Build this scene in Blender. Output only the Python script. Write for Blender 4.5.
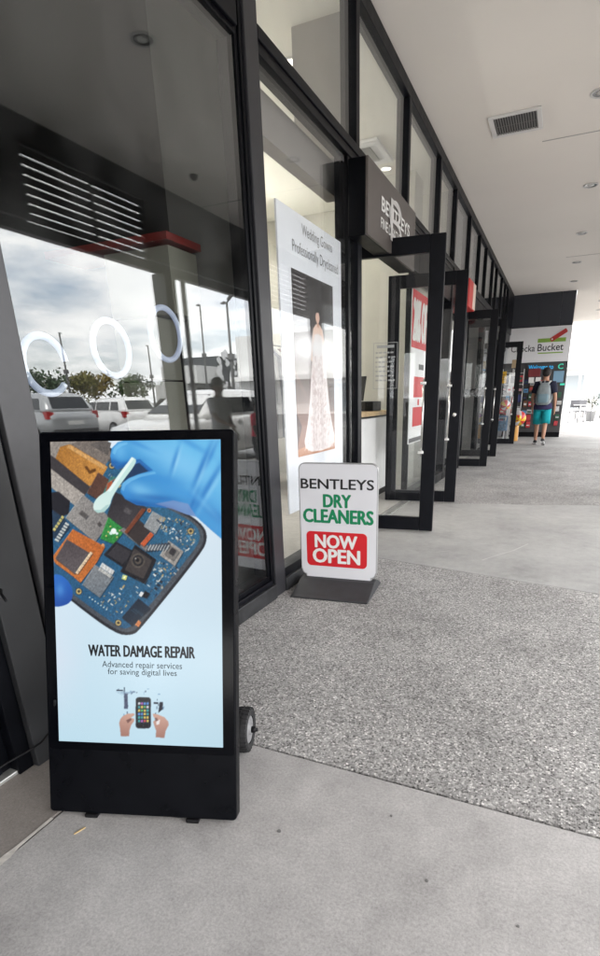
import bpy, bmesh, math, random
import numpy as np
from mathutils import Vector, Matrix
random.seed(7); np.random.seed(7)
R_ = math.radians
scene = bpy.context.scene
col = scene.collection
for o in list(bpy.data.objects): bpy.data.objects.remove(o)

# ------------------------------------------------------------------ camera
FPX, PPX, PPY = 514.05, 328.15, 582.96          # focal length and optical centre of the (cropped) photo
PITCH, YAW, ROLL = 0.344608, 0.411391, -0.021202
H = 1.2
def cam_axes():
    cy, sy, cp, sp = math.cos(YAW), math.sin(YAW), math.cos(PITCH), math.sin(PITCH)
    f = Vector((-sy*cp, cy*cp, -sp)); rt = Vector((cy, sy, 0)); up = rt.cross(f)
    c, s = math.cos(ROLL), math.sin(ROLL)
    return c*rt + s*up, -s*rt + c*up, f
RT, UP, FW = cam_axes()
CAM = Vector((0, 0, H))
cd = bpy.data.cameras.new('camera'); camo = bpy.data.objects.new('camera', cd); col.objects.link(camo)
camo.matrix_world = Matrix(((RT.x, UP.x, -FW.x, 0), (RT.y, UP.y, -FW.y, 0), (RT.z, UP.z, -FW.z, H), (0, 0, 0, 1)))
cd.sensor_fit = 'VERTICAL'; cd.sensor_height = 36; cd.lens = FPX/956*36
cd.shift_x = (300-PPX)/956; cd.shift_y = (PPY-478)/956
cd.clip_start = 0.05; cd.clip_end = 3000
scene.camera = camo
scene.render.resolution_x = 643; scene.render.resolution_y = 1024

# ------------------------------------------------------------------ exposure, world, sun
EXPO = 1.97
vs = scene.view_settings
vs.view_transform = 'Standard'; vs.look = 'None'; vs.exposure = EXPO; vs.gamma = 1; vs.use_curve_mapping = False
SUN_EL, SUN_AZ = R_(54), R_(-165)      # azimuth measured from +Y towards +X: the sun stands behind the photographer
w = bpy.data.worlds.new('World'); scene.world = w; w.use_nodes = True
nt = w.node_tree; nt.nodes.clear()
def nn(t, k, **kw):
    n = t.nodes.new(k)
    for a, b in kw.items(): setattr(n, a, b)
    return n
out = nn(nt, 'ShaderNodeOutputWorld'); bg = nn(nt, 'ShaderNodeBackground'); bg.inputs[1].default_value = 0.15
sky = nn(nt, 'ShaderNodeTexSky', sky_type='NISHITA', sun_disc=False)
sky.sun_elevation = SUN_EL; sky.sun_rotation = SUN_AZ; sky.air_density = 1.0; sky.dust_density = 1.5
tc = nn(nt, 'ShaderNodeTexCoord'); sep = nn(nt, 'ShaderNodeSeparateXYZ')
nt.links.new(tc.outputs['Generated'], sep.inputs[0])
zc = nn(nt, 'ShaderNodeMath', operation='ADD'); nt.links.new(sep.outputs['Z'], zc.inputs[0]); zc.inputs[1].default_value = 0.16
zm = nn(nt, 'ShaderNodeMath', operation='MAXIMUM'); nt.links.new(zc.outputs[0], zm.inputs[0]); zm.inputs[1].default_value = 0.08
dv = nn(nt, 'ShaderNodeVectorMath', operation='DIVIDE'); cmb = nn(nt, 'ShaderNodeCombineXYZ')
for i in range(3): nt.links.new(zm.outputs[0], cmb.inputs[i])
nt.links.new(tc.outputs['Generated'], dv.inputs[0]); nt.links.new(cmb.outputs[0], dv.inputs[1])
cn = nn(nt, 'ShaderNodeTexNoise'); cn.inputs['Scale'].default_value = 1.3; cn.inputs['Detail'].default_value = 8; cn.inputs['Roughness'].default_value = 0.58
nt.links.new(dv.outputs[0], cn.inputs['Vector'])
cr = nn(nt, 'ShaderNodeValToRGB'); cr.color_ramp.elements[0].position = 0.22; cr.color_ramp.elements[1].position = 0.52
nt.links.new(cn.outputs[0], cr.inputs[0])
cn2 = nn(nt, 'ShaderNodeTexNoise'); cn2.inputs['Scale'].default_value = 2.6; cn2.inputs['Detail'].default_value = 6
nt.links.new(dv.outputs[0], cn2.inputs['Vector'])
cc = nn(nt, 'ShaderNodeValToRGB')
cc.color_ramp.elements[0].position = 0.3; cc.color_ramp.elements[0].color = (8.3, 8.3, 8.5, 1)
cc.color_ramp.elements[1].position = 0.7; cc.color_ramp.elements[1].color = (12.0, 11.7, 11.3, 1)
nt.links.new(cn2.outputs[0], cc.inputs[0])
mx = nn(nt, 'ShaderNodeMixRGB'); nt.links.new(cr.outputs[0], mx.inputs[0]); nt.links.new(sky.outputs[0], mx.inputs[1]); nt.links.new(cc.outputs[0], mx.inputs[2])
nt.links.new(mx.outputs[0], bg.inputs[0]); nt.links.new(bg.outputs[0], out.inputs[0])
sl = bpy.data.lights.new('sun', 'SUN'); sl.energy = 2.0; sl.angle = R_(3); sl.color = (1, .94, .86)
so = bpy.data.objects.new('sun', sl); col.objects.link(so); so.location = (-8, -20, 30)
sd = Vector((math.sin(SUN_AZ)*math.cos(SUN_EL), math.cos(SUN_AZ)*math.cos(SUN_EL), math.sin(SUN_EL)))
so.rotation_euler = sd.to_track_quat('Z', 'Y').to_euler()

# ------------------------------------------------------------------ colour and materials
def lin(c):
    return tuple(((v/255)/12.92 if v/255 <= .04045 else ((v/255+.055)/1.055)**2.4) for v in c)
MATS = {}
def mat(name, c, rough=.6, metal=0, spec=.5, noise=None, bump=None, coat=0, emit=None, estr=0):
    """c: linear colour.  noise: (scale, amount, detail)  bump: (scale, strength, distance)"""
    if name in MATS: return MATS[name]
    m = bpy.data.materials.new(name); m.use_nodes = True; t = m.node_tree; b = t.nodes['Principled BSDF']
    b.inputs['Base Color'].default_value = (*c, 1); b.inputs['Roughness'].default_value = rough
    b.inputs['Metallic'].default_value = metal; b.inputs['Specular IOR Level'].default_value = spec
    b.inputs['Coat Weight'].default_value = coat
    if emit: b.inputs['Emission Color'].default_value = (*emit, 1); b.inputs['Emission Strength'].default_value = estr
    g = None
    if noise or bump: g = nn(t, 'ShaderNodeNewGeometry')
    if noise:
        n = nn(t, 'ShaderNodeTexNoise'); n.inputs['Scale'].default_value = noise[0]; n.inputs['Detail'].default_value = noise[2] if len(noise) > 2 else 5
        t.links.new(g.outputs['Position'], n.inputs['Vector'])
        mr = nn(t, 'ShaderNodeMapRange'); mr.inputs['From Min'].default_value = .3; mr.inputs['From Max'].default_value = .7
        mr.inputs['To Min'].default_value = 1-noise[1]; mr.inputs['To Max'].default_value = 1+noise[1]
        t.links.new(n.outputs[0], mr.inputs[0])
        mm = nn(t, 'ShaderNodeMixRGB', blend_type='MULTIPLY'); mm.inputs[0].default_value = 1; mm.inputs[1].default_value = (*c, 1)
        t.links.new(mr.outputs[0], mm.inputs[2]); t.links.new(mm.outputs[0], b.inputs['Base Color'])
        mr2 = nn(t, 'ShaderNodeMapRange'); mr2.inputs['To Min'].default_value = max(.02, rough-.12); mr2.inputs['To Max'].default_value = min(1, rough+.12)
        t.links.new(n.outputs[0], mr2.inputs[0]); t.links.new(mr2.outputs[0], b.inputs['Roughness'])
    if bump:
        n = nn(t, 'ShaderNodeTexNoise'); n.inputs['Scale'].default_value = bump[0]; n.inputs['Detail'].default_value = 4
        t.links.new(g.outputs['Position'], n.inputs['Vector'])
        bp = nn(t, 'ShaderNodeBump'); bp.inputs['Strength'].default_value = bump[1]; bp.inputs['Distance'].default_value = bump[2]
        t.links.new(n.outputs[0], bp.inputs['Height']); t.links.new(bp.outputs[0], b.inputs['Normal'])
    MATS[name] = m; return m

def glass_mat(name, f0, tint, dirt=.02):
    """clear sheet: transparent with a mirror share that grows towards grazing angles (Schlick)"""
    m = bpy.data.materials.new(name); m.use_nodes = True; t = m.node_tree; t.nodes.clear()
    o = nn(t, 'ShaderNodeOutputMaterial'); g = nn(t, 'ShaderNodeNewGeometry')
    d = nn(t, 'ShaderNodeVectorMath', operation='DOT_PRODUCT'); t.links.new(g.outputs['Normal'], d.inputs[0]); t.links.new(g.outputs['Incoming'], d.inputs[1])
    a = nn(t, 'ShaderNodeMath', operation='ABSOLUTE'); t.links.new(d.outputs['Value'], a.inputs[0])
    s = nn(t, 'ShaderNodeMath', operation='SUBTRACT'); s.inputs[0].default_value = 1; t.links.new(a.outputs[0], s.inputs[1])
    p = nn(t, 'ShaderNodeMath', operation='POWER'); t.links.new(s.outputs[0], p.inputs[0]); p.inputs[1].default_value = 4 if f0 > .05 else 5
    q = nn(t, 'ShaderNodeMath', operation='MULTIPLY_ADD'); t.links.new(p.outputs[0], q.inputs[0]); q.inputs[1].default_value = 1-f0; q.inputs[2].default_value = f0
    tr = nn(t, 'ShaderNodeBsdfTransparent'); tr.inputs[0].default_value = (*tint, 1)
    gl = nn(t, 'ShaderNodeBsdfGlossy'); gl.inputs['Roughness'].default_value = 0.0; gl.inputs[0].default_value = (.96, .98, 1, 1)
    # very slight waviness of the sheet
    n = nn(t, 'ShaderNodeTexNoise'); n.inputs['Scale'].default_value = 1.6; n.inputs['Detail'].default_value = 1; t.links.new(g.outputs['Position'], n.inputs['Vector'])
    bp = nn(t, 'ShaderNodeBump'); bp.inputs['Strength'].default_value = .012; bp.inputs['Distance'].default_value = .02
    t.links.new(n.outputs[0], bp.inputs['Height']); t.links.new(bp.outputs[0], gl.inputs['Normal'])
    mx = nn(t, 'ShaderNodeMixShader'); t.links.new(q.outputs[0], mx.inputs[0]); t.links.new(tr.outputs[0], mx.inputs[1]); t.links.new(gl.outputs[0], mx.inputs[2])
    df = nn(t, 'ShaderNodeBsdfDiffuse'); df.inputs[0].default_value = (.6, .6, .6, 1)
    n2 = nn(t, 'ShaderNodeTexNoise'); n2.inputs['Scale'].default_value = 5; n2.inputs['Detail'].default_value = 6; t.links.new(g.outputs['Position'], n2.inputs['Vector'])
    mr = nn(t, 'ShaderNodeMapRange'); mr.inputs['From Min'].default_value = .4; mr.inputs['From Max'].default_value = .75; mr.inputs['To Max'].default_value = dirt
    t.links.new(n2.outputs[0], mr.inputs[0])
    m2 = nn(t, 'ShaderNodeMixShader'); t.links.new(mr.outputs[0], m2.inputs[0]); t.links.new(mx.outputs[0], m2.inputs[1]); t.links.new(df.outputs[0], m2.inputs[2])
    t.links.new(m2.outputs[0], o.inputs[0]); MATS[name] = m; return m

def print_mat(name, emissive, rough=.35):
    """flat print or screen: reads the colour attribute 'ink'"""
    m = bpy.data.materials.new(name); m.use_nodes = True; t = m.node_tree; b = t.nodes['Principled BSDF']
    a = nn(t, 'ShaderNodeVertexColor', layer_name='ink'); b.inputs['Roughness'].default_value = rough
    if emissive:
        b.inputs['Base Color'].default_value = (.01, .01, .012, 1); b.inputs['Specular IOR Level'].default_value = .35; b.inputs['Roughness'].default_value = .18
        t.links.new(a.outputs[0], b.inputs['Emission Color']); b.inputs['Emission Strength'].default_value = 1.0/2**EXPO
    else: t.links.new(a.outputs[0], b.inputs['Base Color'])
    MATS[name] = m; return m

def speckle_mat(name):
    m = bpy.data.materials.new(name); m.use_nodes = True; t = m.node_tree; b = t.nodes['Principled BSDF']
    g = nn(t, 'ShaderNodeNewGeometry')
    v = nn(t, 'ShaderNodeTexVoronoi'); v.inputs['Scale'].default_value = 150; v.inputs['Randomness'].default_value = 1; t.links.new(g.outputs['Position'], v.inputs['Vector'])
    sp = nn(t, 'ShaderNodeSeparateColor'); t.links.new(v.outputs['Color'], sp.inputs[0])
    r = nn(t, 'ShaderNodeValToRGB'); r.color_ramp.interpolation = 'LINEAR'; e = r.color_ramp.elements
    e[0].position = 0; e[0].color = (.07, .067, .064, 1); e[1].position = 1; e[1].color = (.86, .84, .81, 1)
    for p_, c_ in ((.12, .17), (.34, .3), (.6, .42), (.84, .52), (.93, .7)):
        k = e.new(p_); k.color = (c_, c_*.97, c_*.94, 1)
    t.links.new(sp.outputs[0], r.inputs[0])
    # cement between the stones
    d = nn(t, 'ShaderNodeTexVoronoi', feature='DISTANCE_TO_EDGE'); d.inputs['Scale'].default_value = 150; t.links.new(g.outputs['Position'], d.inputs['Vector'])
    dr = nn(t, 'ShaderNodeMapRange'); dr.inputs['From Min'].default_value = .01; dr.inputs['From Max'].default_value = .10; t.links.new(d.outputs[0], dr.inputs[0])
    mxx = nn(t, 'ShaderNodeMixRGB'); mxx.inputs[1].default_value = (.36, .348, .335, 1); t.links.new(dr.outputs[0], mxx.inputs[0]); t.links.new(r.outputs[0], mxx.inputs[2])
    n = nn(t, 'ShaderNodeTexNoise'); n.inputs['Scale'].default_value = 1.7; n.inputs['Detail'].default_value = 7; n.inputs['Roughness'].default_value = .62; t.links.new(g.outputs['Position'], n.inputs['Vector'])
    mr = nn(t, 'ShaderNodeMapRange'); mr.inputs['From Min'].default_value = .3; mr.inputs['From Max'].default_value = .7; mr.inputs['To Min'].default_value = .74; mr.inputs['To Max'].default_value = 1.15
    t.links.new(n.outputs[0], mr.inputs[0])
    mm = nn(t, 'ShaderNodeMixRGB', blend_type='MULTIPLY'); mm.inputs[0].default_value = 1; t.links.new(mxx.outputs[0], mm.inputs[1]); t.links.new(mr.outputs[0], mm.inputs[2])
    t.links.new(mm.outputs[0], b.inputs['Base Color']); b.inputs['Roughness'].default_value = .75; b.inputs['Specular IOR Level'].default_value = .35
    bp = nn(t, 'ShaderNodeBump'); bp.inputs['Strength'].default_value = .7; bp.inputs['Distance'].default_value = .003
    t.links.new(dr.outputs[0], bp.inputs['Height']); t.links.new(bp.outputs[0], b.inputs['Normal'])
    MATS[name] = m; return m

def concrete_mat(name, c, stain=.18, fine=.12):
    m = bpy.data.materials.new(name); m.use_nodes = True; t = m.node_tree; b = t.nodes['Principled BSDF']
    g = nn(t, 'ShaderNodeNewGeometry'); last = None
    def layer(scale, lo, hi, detail, fmin=.3, fmax=.7, rough=.6):
        n = nn(t, 'ShaderNodeTexNoise'); n.inputs['Scale'].default_value = scale; n.inputs['Detail'].default_value = detail; n.inputs['Roughness'].default_value = rough
        t.links.new(g.outputs['Position'], n.inputs['Vector'])
        mr = nn(t, 'ShaderNodeMapRange'); mr.inputs['From Min'].default_value = fmin; mr.inputs['From Max'].default_value = fmax; mr.inputs['To Min'].default_value = lo; mr.inputs['To Max'].default_value = hi
        t.links.new(n.outputs[0], mr.inputs[0]); return mr.outputs[0]
    outs = [layer(1.1, 1-stain, 1+stain*.6, 6), layer(7, 1-fine*.7, 1+fine*.7, 5), layer(120, 1-fine*5, 1+fine*5, 10, .3, .7, .95), layer(2.3, .80, 1, 8, .30, .46, .7), layer(17, .9, 1.06, 6, .3, .7, .7), layer(40, .7, 1.0, 2, .18, .27), layer(95, .8, 1.0, 3, .2, .36)]
    prev = None
    for k in outs:
        mm = nn(t, 'ShaderNodeMixRGB', blend_type='MULTIPLY'); mm.inputs[0].default_value = 1
        if prev is None: mm.inputs[1].default_value = (*c, 1)
        else: t.links.new(prev, mm.inputs[1])
        t.links.new(k, mm.inputs[2]); prev = mm.outputs[0]
    t.links.new(prev, b.inputs['Base Color']); b.inputs['Roughness'].default_value = .7; b.inputs['Specular IOR Level'].default_value = .4
    n = nn(t, 'ShaderNodeTexNoise'); n.inputs['Scale'].default_value = 90; n.inputs['Detail'].default_value = 9; n.inputs['Roughness'].default_value = .85; t.links.new(g.outputs['Position'], n.inputs['Vector'])
    bp = nn(t, 'ShaderNodeBump'); bp.inputs['Strength'].default_value = .25; bp.inputs['Distance'].default_value = .002
    t.links.new(n.outputs[0], bp.inputs['Height']); t.links.new(bp.outputs[0], b.inputs['Normal'])
    MATS[name] = m; return m

BLACK = mat('black_powdercoat', (.0045, .005, .0075), .4, spec=.14, noise=(9, .25))
BLACK2 = mat('black_frame', (.003, .0034, .005), .35, spec=.12, noise=(6, .3))
GREYALU = mat('grey_aluminium', (.06, .06, .064), .42, metal=.3, noise=(14, .12), bump=(60, .05, .001))
POSTGREY = mat('post_grey', (.028, .028, .032), .38, spec=.35, noise=(8, .15))
SATIN = mat('satin_steel', (.62, .62, .6), .28, metal=1)
GLASS_MIRROR = glass_mat('shop_window_glass', .082, (.86, .88, .87), .02)
GLASS_CLEAR = glass_mat('clear_glass', .03, (.955, .96, .955), .02)
CEIL = mat('ceiling_white', (.75, .712, .665), .9, spec=.2, noise=(.6, .03))
WHITE = mat('white_plastic', (.78, .78, .79), .4, noise=(12, .03))
CONC = concrete_mat('smooth_concrete', (.42, .405, .395))
CONC2 = concrete_mat('trowelled_concrete', (.375, .37, .36), .2, .07)
AGG = speckle_mat('exposed_aggregate')
PLAST = mat('plastic_black', (.006, .006, .007), .45, spec=.2, noise=(20, .2))

# ------------------------------------------------------------------ mesh helpers
class MB:
    def __init__(s): s.v = []; s.f = []; s.m = []; s.k = 0
    def add(s, vs, fs):
        n = len(s.v); s.v += [tuple(p) for p in vs]; s.f += [tuple(i+n for i in f) for f in fs]; s.m += [s.k]*len(fs); return s
    def box(s, x0, x1, y0, y1, z0, z1):
        return s.add([(x0,y0,z0),(x1,y0,z0),(x1,y1,z0),(x0,y1,z0),(x0,y0,z1),(x1,y0,z1),(x1,y1,z1),(x0,y1,z1)],
                     [(0,3,2,1),(4,5,6,7),(0,1,5,4),(1,2,6,5),(2,3,7,6),(3,0,4,7)])
    def quad(s, a, b, c, d): return s.add([a,b,c,d], [(0,1,2,3)])
    def hexa(s, p): return s.add(p, [(0,3,2,1),(4,5,6,7),(0,1,5,4),(1,2,6,5),(2,3,7,6),(3,0,4,7)])
    def prism(s, poly, fn, d0, d1):
        """poly in 2-D (counter-clockwise), fn(a, b, d) -> 3-D"""
        n = len(poly)
        return s.add([fn(a,b,d0) for a,b in poly]+[fn(a,b,d1) for a,b in poly],
                     [tuple(range(n-1,-1,-1)), tuple(range(n,2*n))]+[(i,(i+1)%n,n+(i+1)%n,n+i) for i in range(n)])
    def tube(s, pts, r, n=8, cap=True):
        pts = [Vector(p) for p in pts]; rs = r if isinstance(r, (list, tuple)) else [r]*len(pts)
        rings = []; up = Vector((0,0,1))
        for i, p in enumerate(pts):
            t = (pts[min(i+1,len(pts)-1)]-pts[max(i-1,0)]).normalized()
            a = t.cross(up)
            if a.length < .1: a = t.cross(Vector((1,0,0)))
            a.normalize(); b = t.cross(a).normalized()
            rings.append([p+rs[i]*(math.cos(2*math.pi*k/n)*a+math.sin(2*math.pi*k/n)*b) for k in range(n)])
        vs = [q for rg in rings for q in rg]
        fs = [(i*n+k, (i+1)*n+k, (i+1)*n+(k+1)%n, i*n+(k+1)%n) for i in range(len(pts)-1) for k in range(n)]
        if cap: fs += [tuple(range(n)), tuple(range((len(pts)-1)*n+n-1, (len(pts)-1)*n-1, -1))]
        return s.add(vs, fs)
    def loft(s, rings, cap=True):
        n = len(rings[0]); vs = [p for r in rings for p in r]
        fs = [(i*n+k, i*n+(k+1)%n, (i+1)*n+(k+1)%n, (i+1)*n+k) for i in range(len(rings)-1) for k in range(n)]
        if cap: fs += [tuple(range(n-1,-1,-1)), tuple(range((len(rings)-1)*n, len(rings)*n))]
        return s.add(vs, fs)
    def lathe(s, prof, c=(0,0,0), axis='Z', n=20, cap=True):
        rings = []
        for r, h in prof:
            rg = []
            for k in range(n):
                a = 2*math.pi*k/n; x, y = r*math.cos(a), r*math.sin(a)
                if axis == 'Z': q = (c[0]+x, c[1]+y, c[2]+h)
                elif axis == 'X': q = (c[0]+h, c[1]+x, c[2]+y)
                else: q = (c[0]+y, c[1]+h, c[2]+x)
                rg.append(q)
            rings.append(rg)
        return s.loft(rings, cap)
    def ball(s, c, rx, ry=None, rz=None, n=14, m=9):
        ry = ry or rx; rz = rz or rx
        rings = []
        for i in range(m+1):
            th = math.pi*i/m; rr = max(math.sin(th), .001)
            rings.append([(c[0]+rx*rr*math.cos(2*math.pi*k/n), c[1]+ry*rr*math.sin(2*math.pi*k/n), c[2]-rz*math.cos(th)) for k in range(n)])
        return s.loft(rings)
    def build(s, name, m, parent=None, smooth=False, world=False, bevel=0, seg=2, mats=None):
        me = bpy.data.meshes.new(name)
        vs = s.v
        if world and parent is not None:
            l = parent.location; vs = [(a-l.x, b-l.y, c-l.z) for a, b, c in vs]
        me.from_pydata(vs, [], s.f)
        for q in (mats or [m]): me.materials.append(q)
        if mats: me.polygons.foreach_set('material_index', s.m)
        bm = bmesh.new(); bm.from_mesh(me); bmesh.ops.recalc_face_normals(bm, faces=bm.faces); bm.to_mesh(me); bm.free()
        if smooth: me.polygons.foreach_set('use_smooth', [True]*len(me.polygons))
        o = bpy.data.objects.new(name, me); col.objects.link(o)
        if parent is not None: o.parent = parent
        if bevel:
            b = o.modifiers.new('bevel', 'BEVEL'); b.width = bevel; b.segments = seg; b.limit_method = 'ANGLE'; b.angle_limit = R_(40); b.harden_normals = False
        return o
def tag(o, label, cat, group=None):
    o['label'] = label; o['category'] = cat
    if group: o['group'] = group
    return o
def thing(name, label, cat, loc=(0,0,0), rotz=0, group=None):
    o = bpy.data.objects.new(name, None); o.empty_display_size = .1; col.objects.link(o)
    o.location = loc; o.rotation_euler = (0,0,rotz); return tag(o, label, cat, group)
def struct(o): o['kind'] = 'structure'; return o
def copy_tree(o, parent=None):
    c = o.copy(); col.objects.link(c); c.parent = parent
    for ch in o.children: copy_tree(ch, c)
    return c
def rrect(x0, x1, y0, y1, r, n=6):
    p = []
    for cx, cy, a0 in ((x1-r,y0+r,-90),(x1-r,y1-r,0),(x0+r,y1-r,90),(x0+r,y0+r,180)):
        for k in range(n+1):
            a = R_(a0+90*k/n); p.append((cx+r*math.cos(a), cy+r*math.sin(a)))
    return p
def ellipse(cx, cy, rx, ry, n=24, rot=0):
    return [(cx+rx*math.cos(a)*math.cos(rot)-ry*math.sin(a)*math.sin(rot), cy+rx*math.cos(a)*math.sin(rot)+ry*math.sin(a)*math.cos(rot)) for a in [2*math.pi*k/n for k in range(n)]]

# flat lettering: the text is fitted into the box origin O, width vector U, height vector V
def lettering(s, O, U, V, m, parent, name='lettering', bold=0.0, fat=0, shear=0, lines=1, align='LEFT', depth=.0, spacing=1.0):
    cu = bpy.data.curves.new('t', 'FONT'); cu.body = s; cu.offset = bold; cu.shear = shear; cu.align_x = align; cu.resolution_u = 3; cu.space_character = spacing
    to = bpy.data.objects.new('t', cu); col.objects.link(to)
    dg = bpy.context.evaluated_depsgraph_get(); me = bpy.data.meshes.new_from_object(to.evaluated_get(dg))
    bpy.data.objects.remove(to); bpy.data.curves.remove(cu)
    O, U, V = Vector(O), Vector(U), Vector(V); N = U.cross(V).normalized()
    xs = [v.co.x for v in me.vertices]; ys = [v.co.y for v in me.vertices]
    x0, x1, y0, y1 = min(xs), max(xs), min(ys), max(ys)
    for v in me.vertices:
        v.co = O + U*((v.co.x-x0)/(x1-x0)) + V*((v.co.y-y0)/(y1-y0))
    if fat:                                   # heavier strokes: the outline repeated with small shifts, each a hair higher
        bm = bmesh.new(); bm.from_mesh(me); src = list(bm.verts)+list(bm.edges)+list(bm.faces); k_ = 0
        h = V.length; d = U.normalized()*h*fat; e = V.normalized()*h*fat*.55
        for a_, b_ in ((-1,0),(1,0),(-.5,1),(.5,-1),(.5,1),(-.5,-1)):
            k_ += 1; g = bmesh.ops.duplicate(bm, geom=src)['geom']
            for v in g:
                if isinstance(v, bmesh.types.BMVert): v.co += d*a_+e*b_+N*.00012*k_
        bm.to_mesh(me); bm.free()
    me.name = name; me.materials.clear(); me.materials.append(m)
    o = bpy.data.objects.new(name, me); col.objects.link(o)
    if parent is not None: o.parent = parent
    if depth:
        sm = o.modifiers.new('solid', 'SOLIDIFY'); sm.thickness = depth; sm.offset = 1
    return o

# a pixel's ray, used to read sizes off flat things (screen, boards) and to find where they stand
def ray(u, v): return RT*((u-PPX)/FPX) - UP*((v-PPY)/FPX) + FW
class Board:
    """flat board: origin O, unit axes U (right) and V (up)"""
    def __init__(s, O, U, V): s.O, s.U, s.V = Vector(O), Vector(U).normalized(), Vector(V).normalized(); s.N = s.U.cross(s.V)
    def uv(s, u, v):
        d = ray(u, v); t = (s.O-CAM).dot(s.N)/d.dot(s.N); p = CAM+d*t-s.O; return p.dot(s.U), p.dot(s.V)

# painted picture: polygons rasterised to a fine grid of coloured vertices (a print or a screen image)
class Canvas:
    def __init__(s, nx, ny, a0, a1, b0, b1, ss=2, base=(255,255,255)):
        s.nx, s.ny, s.ss = nx, ny, ss; s.a0, s.a1, s.b0, s.b1 = a0, a1, b0, b1
        W, Hh = nx*ss, ny*ss
        s.im = np.zeros((Hh, W, 3)) + np.array(base, float)
        s.A, s.B = np.meshgrid(a0+(np.arange(W)+.5)/W*(a1-a0), b0+(np.arange(Hh)+.5)/Hh*(b1-b0))
    def mask(s, poly):
        P = np.array(poly, float); H_, W = s.A.shape
        i0 = int(max(0, math.floor((P[:,0].min()-s.a0)/(s.a1-s.a0)*W))); i1 = int(min(W, math.ceil((P[:,0].max()-s.a0)/(s.a1-s.a0)*W)+1))
        j0 = int(max(0, math.floor((P[:,1].min()-s.b0)/(s.b1-s.b0)*H_))); j1 = int(min(H_, math.ceil((P[:,1].max()-s.b0)/(s.b1-s.b0)*H_)+1))
        if i1 <= i0 or j1 <= j0: return None
        A, B = s.A[j0:j1,i0:i1], s.B[j0:j1,i0:i1]; ins = np.zeros(A.shape, bool)
        for k in range(len(P)):
            (x0,y0),(x1,y1) = P[k], P[(k+1)%len(P)]
            if y0 == y1: continue
            ins ^= ((y0 > B) != (y1 > B)) & (A < (x1-x0)*(B-y0)/(y1-y0)+x0)
        return (slice(j0,j1), slice(i0,i1)), ins, A, B
    def poly(s, poly, c, grad=None, alpha=1, mottle=0):
        r = s.mask(poly)
        if r is None: return
        sl, ins, A, B = r; c = np.array(c, float); cc = np.zeros(A.shape+(3,))+c
        if grad is not None:
            (ax,ay),(bx,by),c2 = grad; d = np.array((bx-ax,by-ay),float); t = np.clip(((A-ax)*d[0]+(B-ay)*d[1])/(d@d),0,1)[...,None]
            cc = c*(1-t)+np.array(c2,float)*t
        if mottle: cc = cc*(1+mottle*np.random.randn(*A.shape)[...,None])
        reg = s.im[sl]; reg[ins] = reg[ins]*(1-alpha)+cc[ins]*alpha
    def disc(s, x, y, r, c, **k): s.poly(ellipse(x, y, r, r), c, **k)
    def blob(s, x, y, rx, ry, c, a=1, p=2, rot=0):
        X, Y = s.A-x, s.B-y; u = X*math.cos(rot)+Y*math.sin(rot); v = -X*math.sin(rot)+Y*math.cos(rot)
        t = (a*np.exp(-((u/rx)**2+(v/ry)**2)**(p/2)))[...,None]; s.im = s.im*(1-t)+np.array(c,float)*t
    def blur(s, k=1):
        for _ in range(k):
            im = np.pad(s.im, ((1,1),(1,1),(0,0)), 'edge'); s.im = (im[:-2,1:-1]+im[2:,1:-1]+im[1:-1,:-2]+im[1:-1,2:]+2*im[1:-1,1:-1])/6
    def build(s, name, fn, m, parent, world=False):
        """fn(a, b) -> 3-D"""
        im = s.im.reshape(s.ny, s.ss, s.nx, s.ss, 3).mean((1,3)); im = np.clip(im, 0, 255)/255
        L = np.where(im <= .04045, im/12.92, ((im+.055)/1.055)**2.4)
        nx, ny = s.nx, s.ny
        vs = []
        for j in range(ny):
            b = s.b0+(s.b1-s.b0)*j/(ny-1)
            for i in range(nx): vs.append(fn(s.a0+(s.a1-s.a0)*i/(nx-1), b))
        if world: l = parent.location; vs = [(a-l.x,b-l.y,c-l.z) for a,b,c in vs]
        fs = [(j*nx+i, j*nx+i+1, (j+1)*nx+i+1, (j+1)*nx+i) for j in range(ny-1) for i in range(nx-1)]
        me = bpy.data.meshes.new(name); me.from_pydata(vs, [], fs); me.materials.append(m)
        at = me.color_attributes.new('ink', 'FLOAT_COLOR', 'POINT')
        at.data.foreach_set('color', np.concatenate([L.reshape(-1,3), np.ones((nx*ny,1))], 1).ravel().astype(np.float32))
        o = bpy.data.objects.new(name, me); col.objects.link(o)
        if parent is not None: o.parent = parent
        return o

# ================================================================== the setting
ASPH = mat('asphalt', (.16, .16, .16), .9, noise=(3, .2, 8), bump=(120, .4, .004))
b = MB(); b.box(-400, 900, -500, 700, -.6, -.13); struct(b.build('ground', ASPH))
def slab(name, pts, m, z=0.0, t=.13):
    b = MB(); b.prism(pts, lambda a, c, d: (a, c, d), z-t, z); o = b.build(name, m, bevel=.004, seg=2); return struct(o)
g_ = .004
j2 = lambda x: 3.74-.181*(x+1.18)
j3 = lambda x: 6.14+.24*(x+1.0)
STRIP = concrete_mat('worn_floor_strip', (.27, .245, .225), .3, .1)
slab('smooth_concrete_slab', [(-1.288,-30), (2.2,-30), (2.2,1.345-g_), (-1.288,1.345-g_)], CONC)
slab('entry_strip', [(-1.9,-30), (-1.296,-30), (-1.296,1.345-g_), (-1.9,1.345-g_)], STRIP)
slab('aggregate_paving', [(-1.6,1.345+g_), (2.2,1.345+g_), (2.2,j2(2.2)-g_), (-1.6,j2(-1.6)-g_)], AGG)
slab('trowelled_concrete_slab', [(-1.9,j2(-1.9)+g_), (2.2,j2(2.2)+g_), (2.2,j3(2.2)-g_), (-1.9,j3(-1.9)-g_)], CONC2)
slab('aggregate_paving', [(-1.7,j3(-1.7)+g_), (2.2,j3(2.2)+g_), (2.2,9.3-g_), (-1.7,9.3-g_)], AGG)
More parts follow.
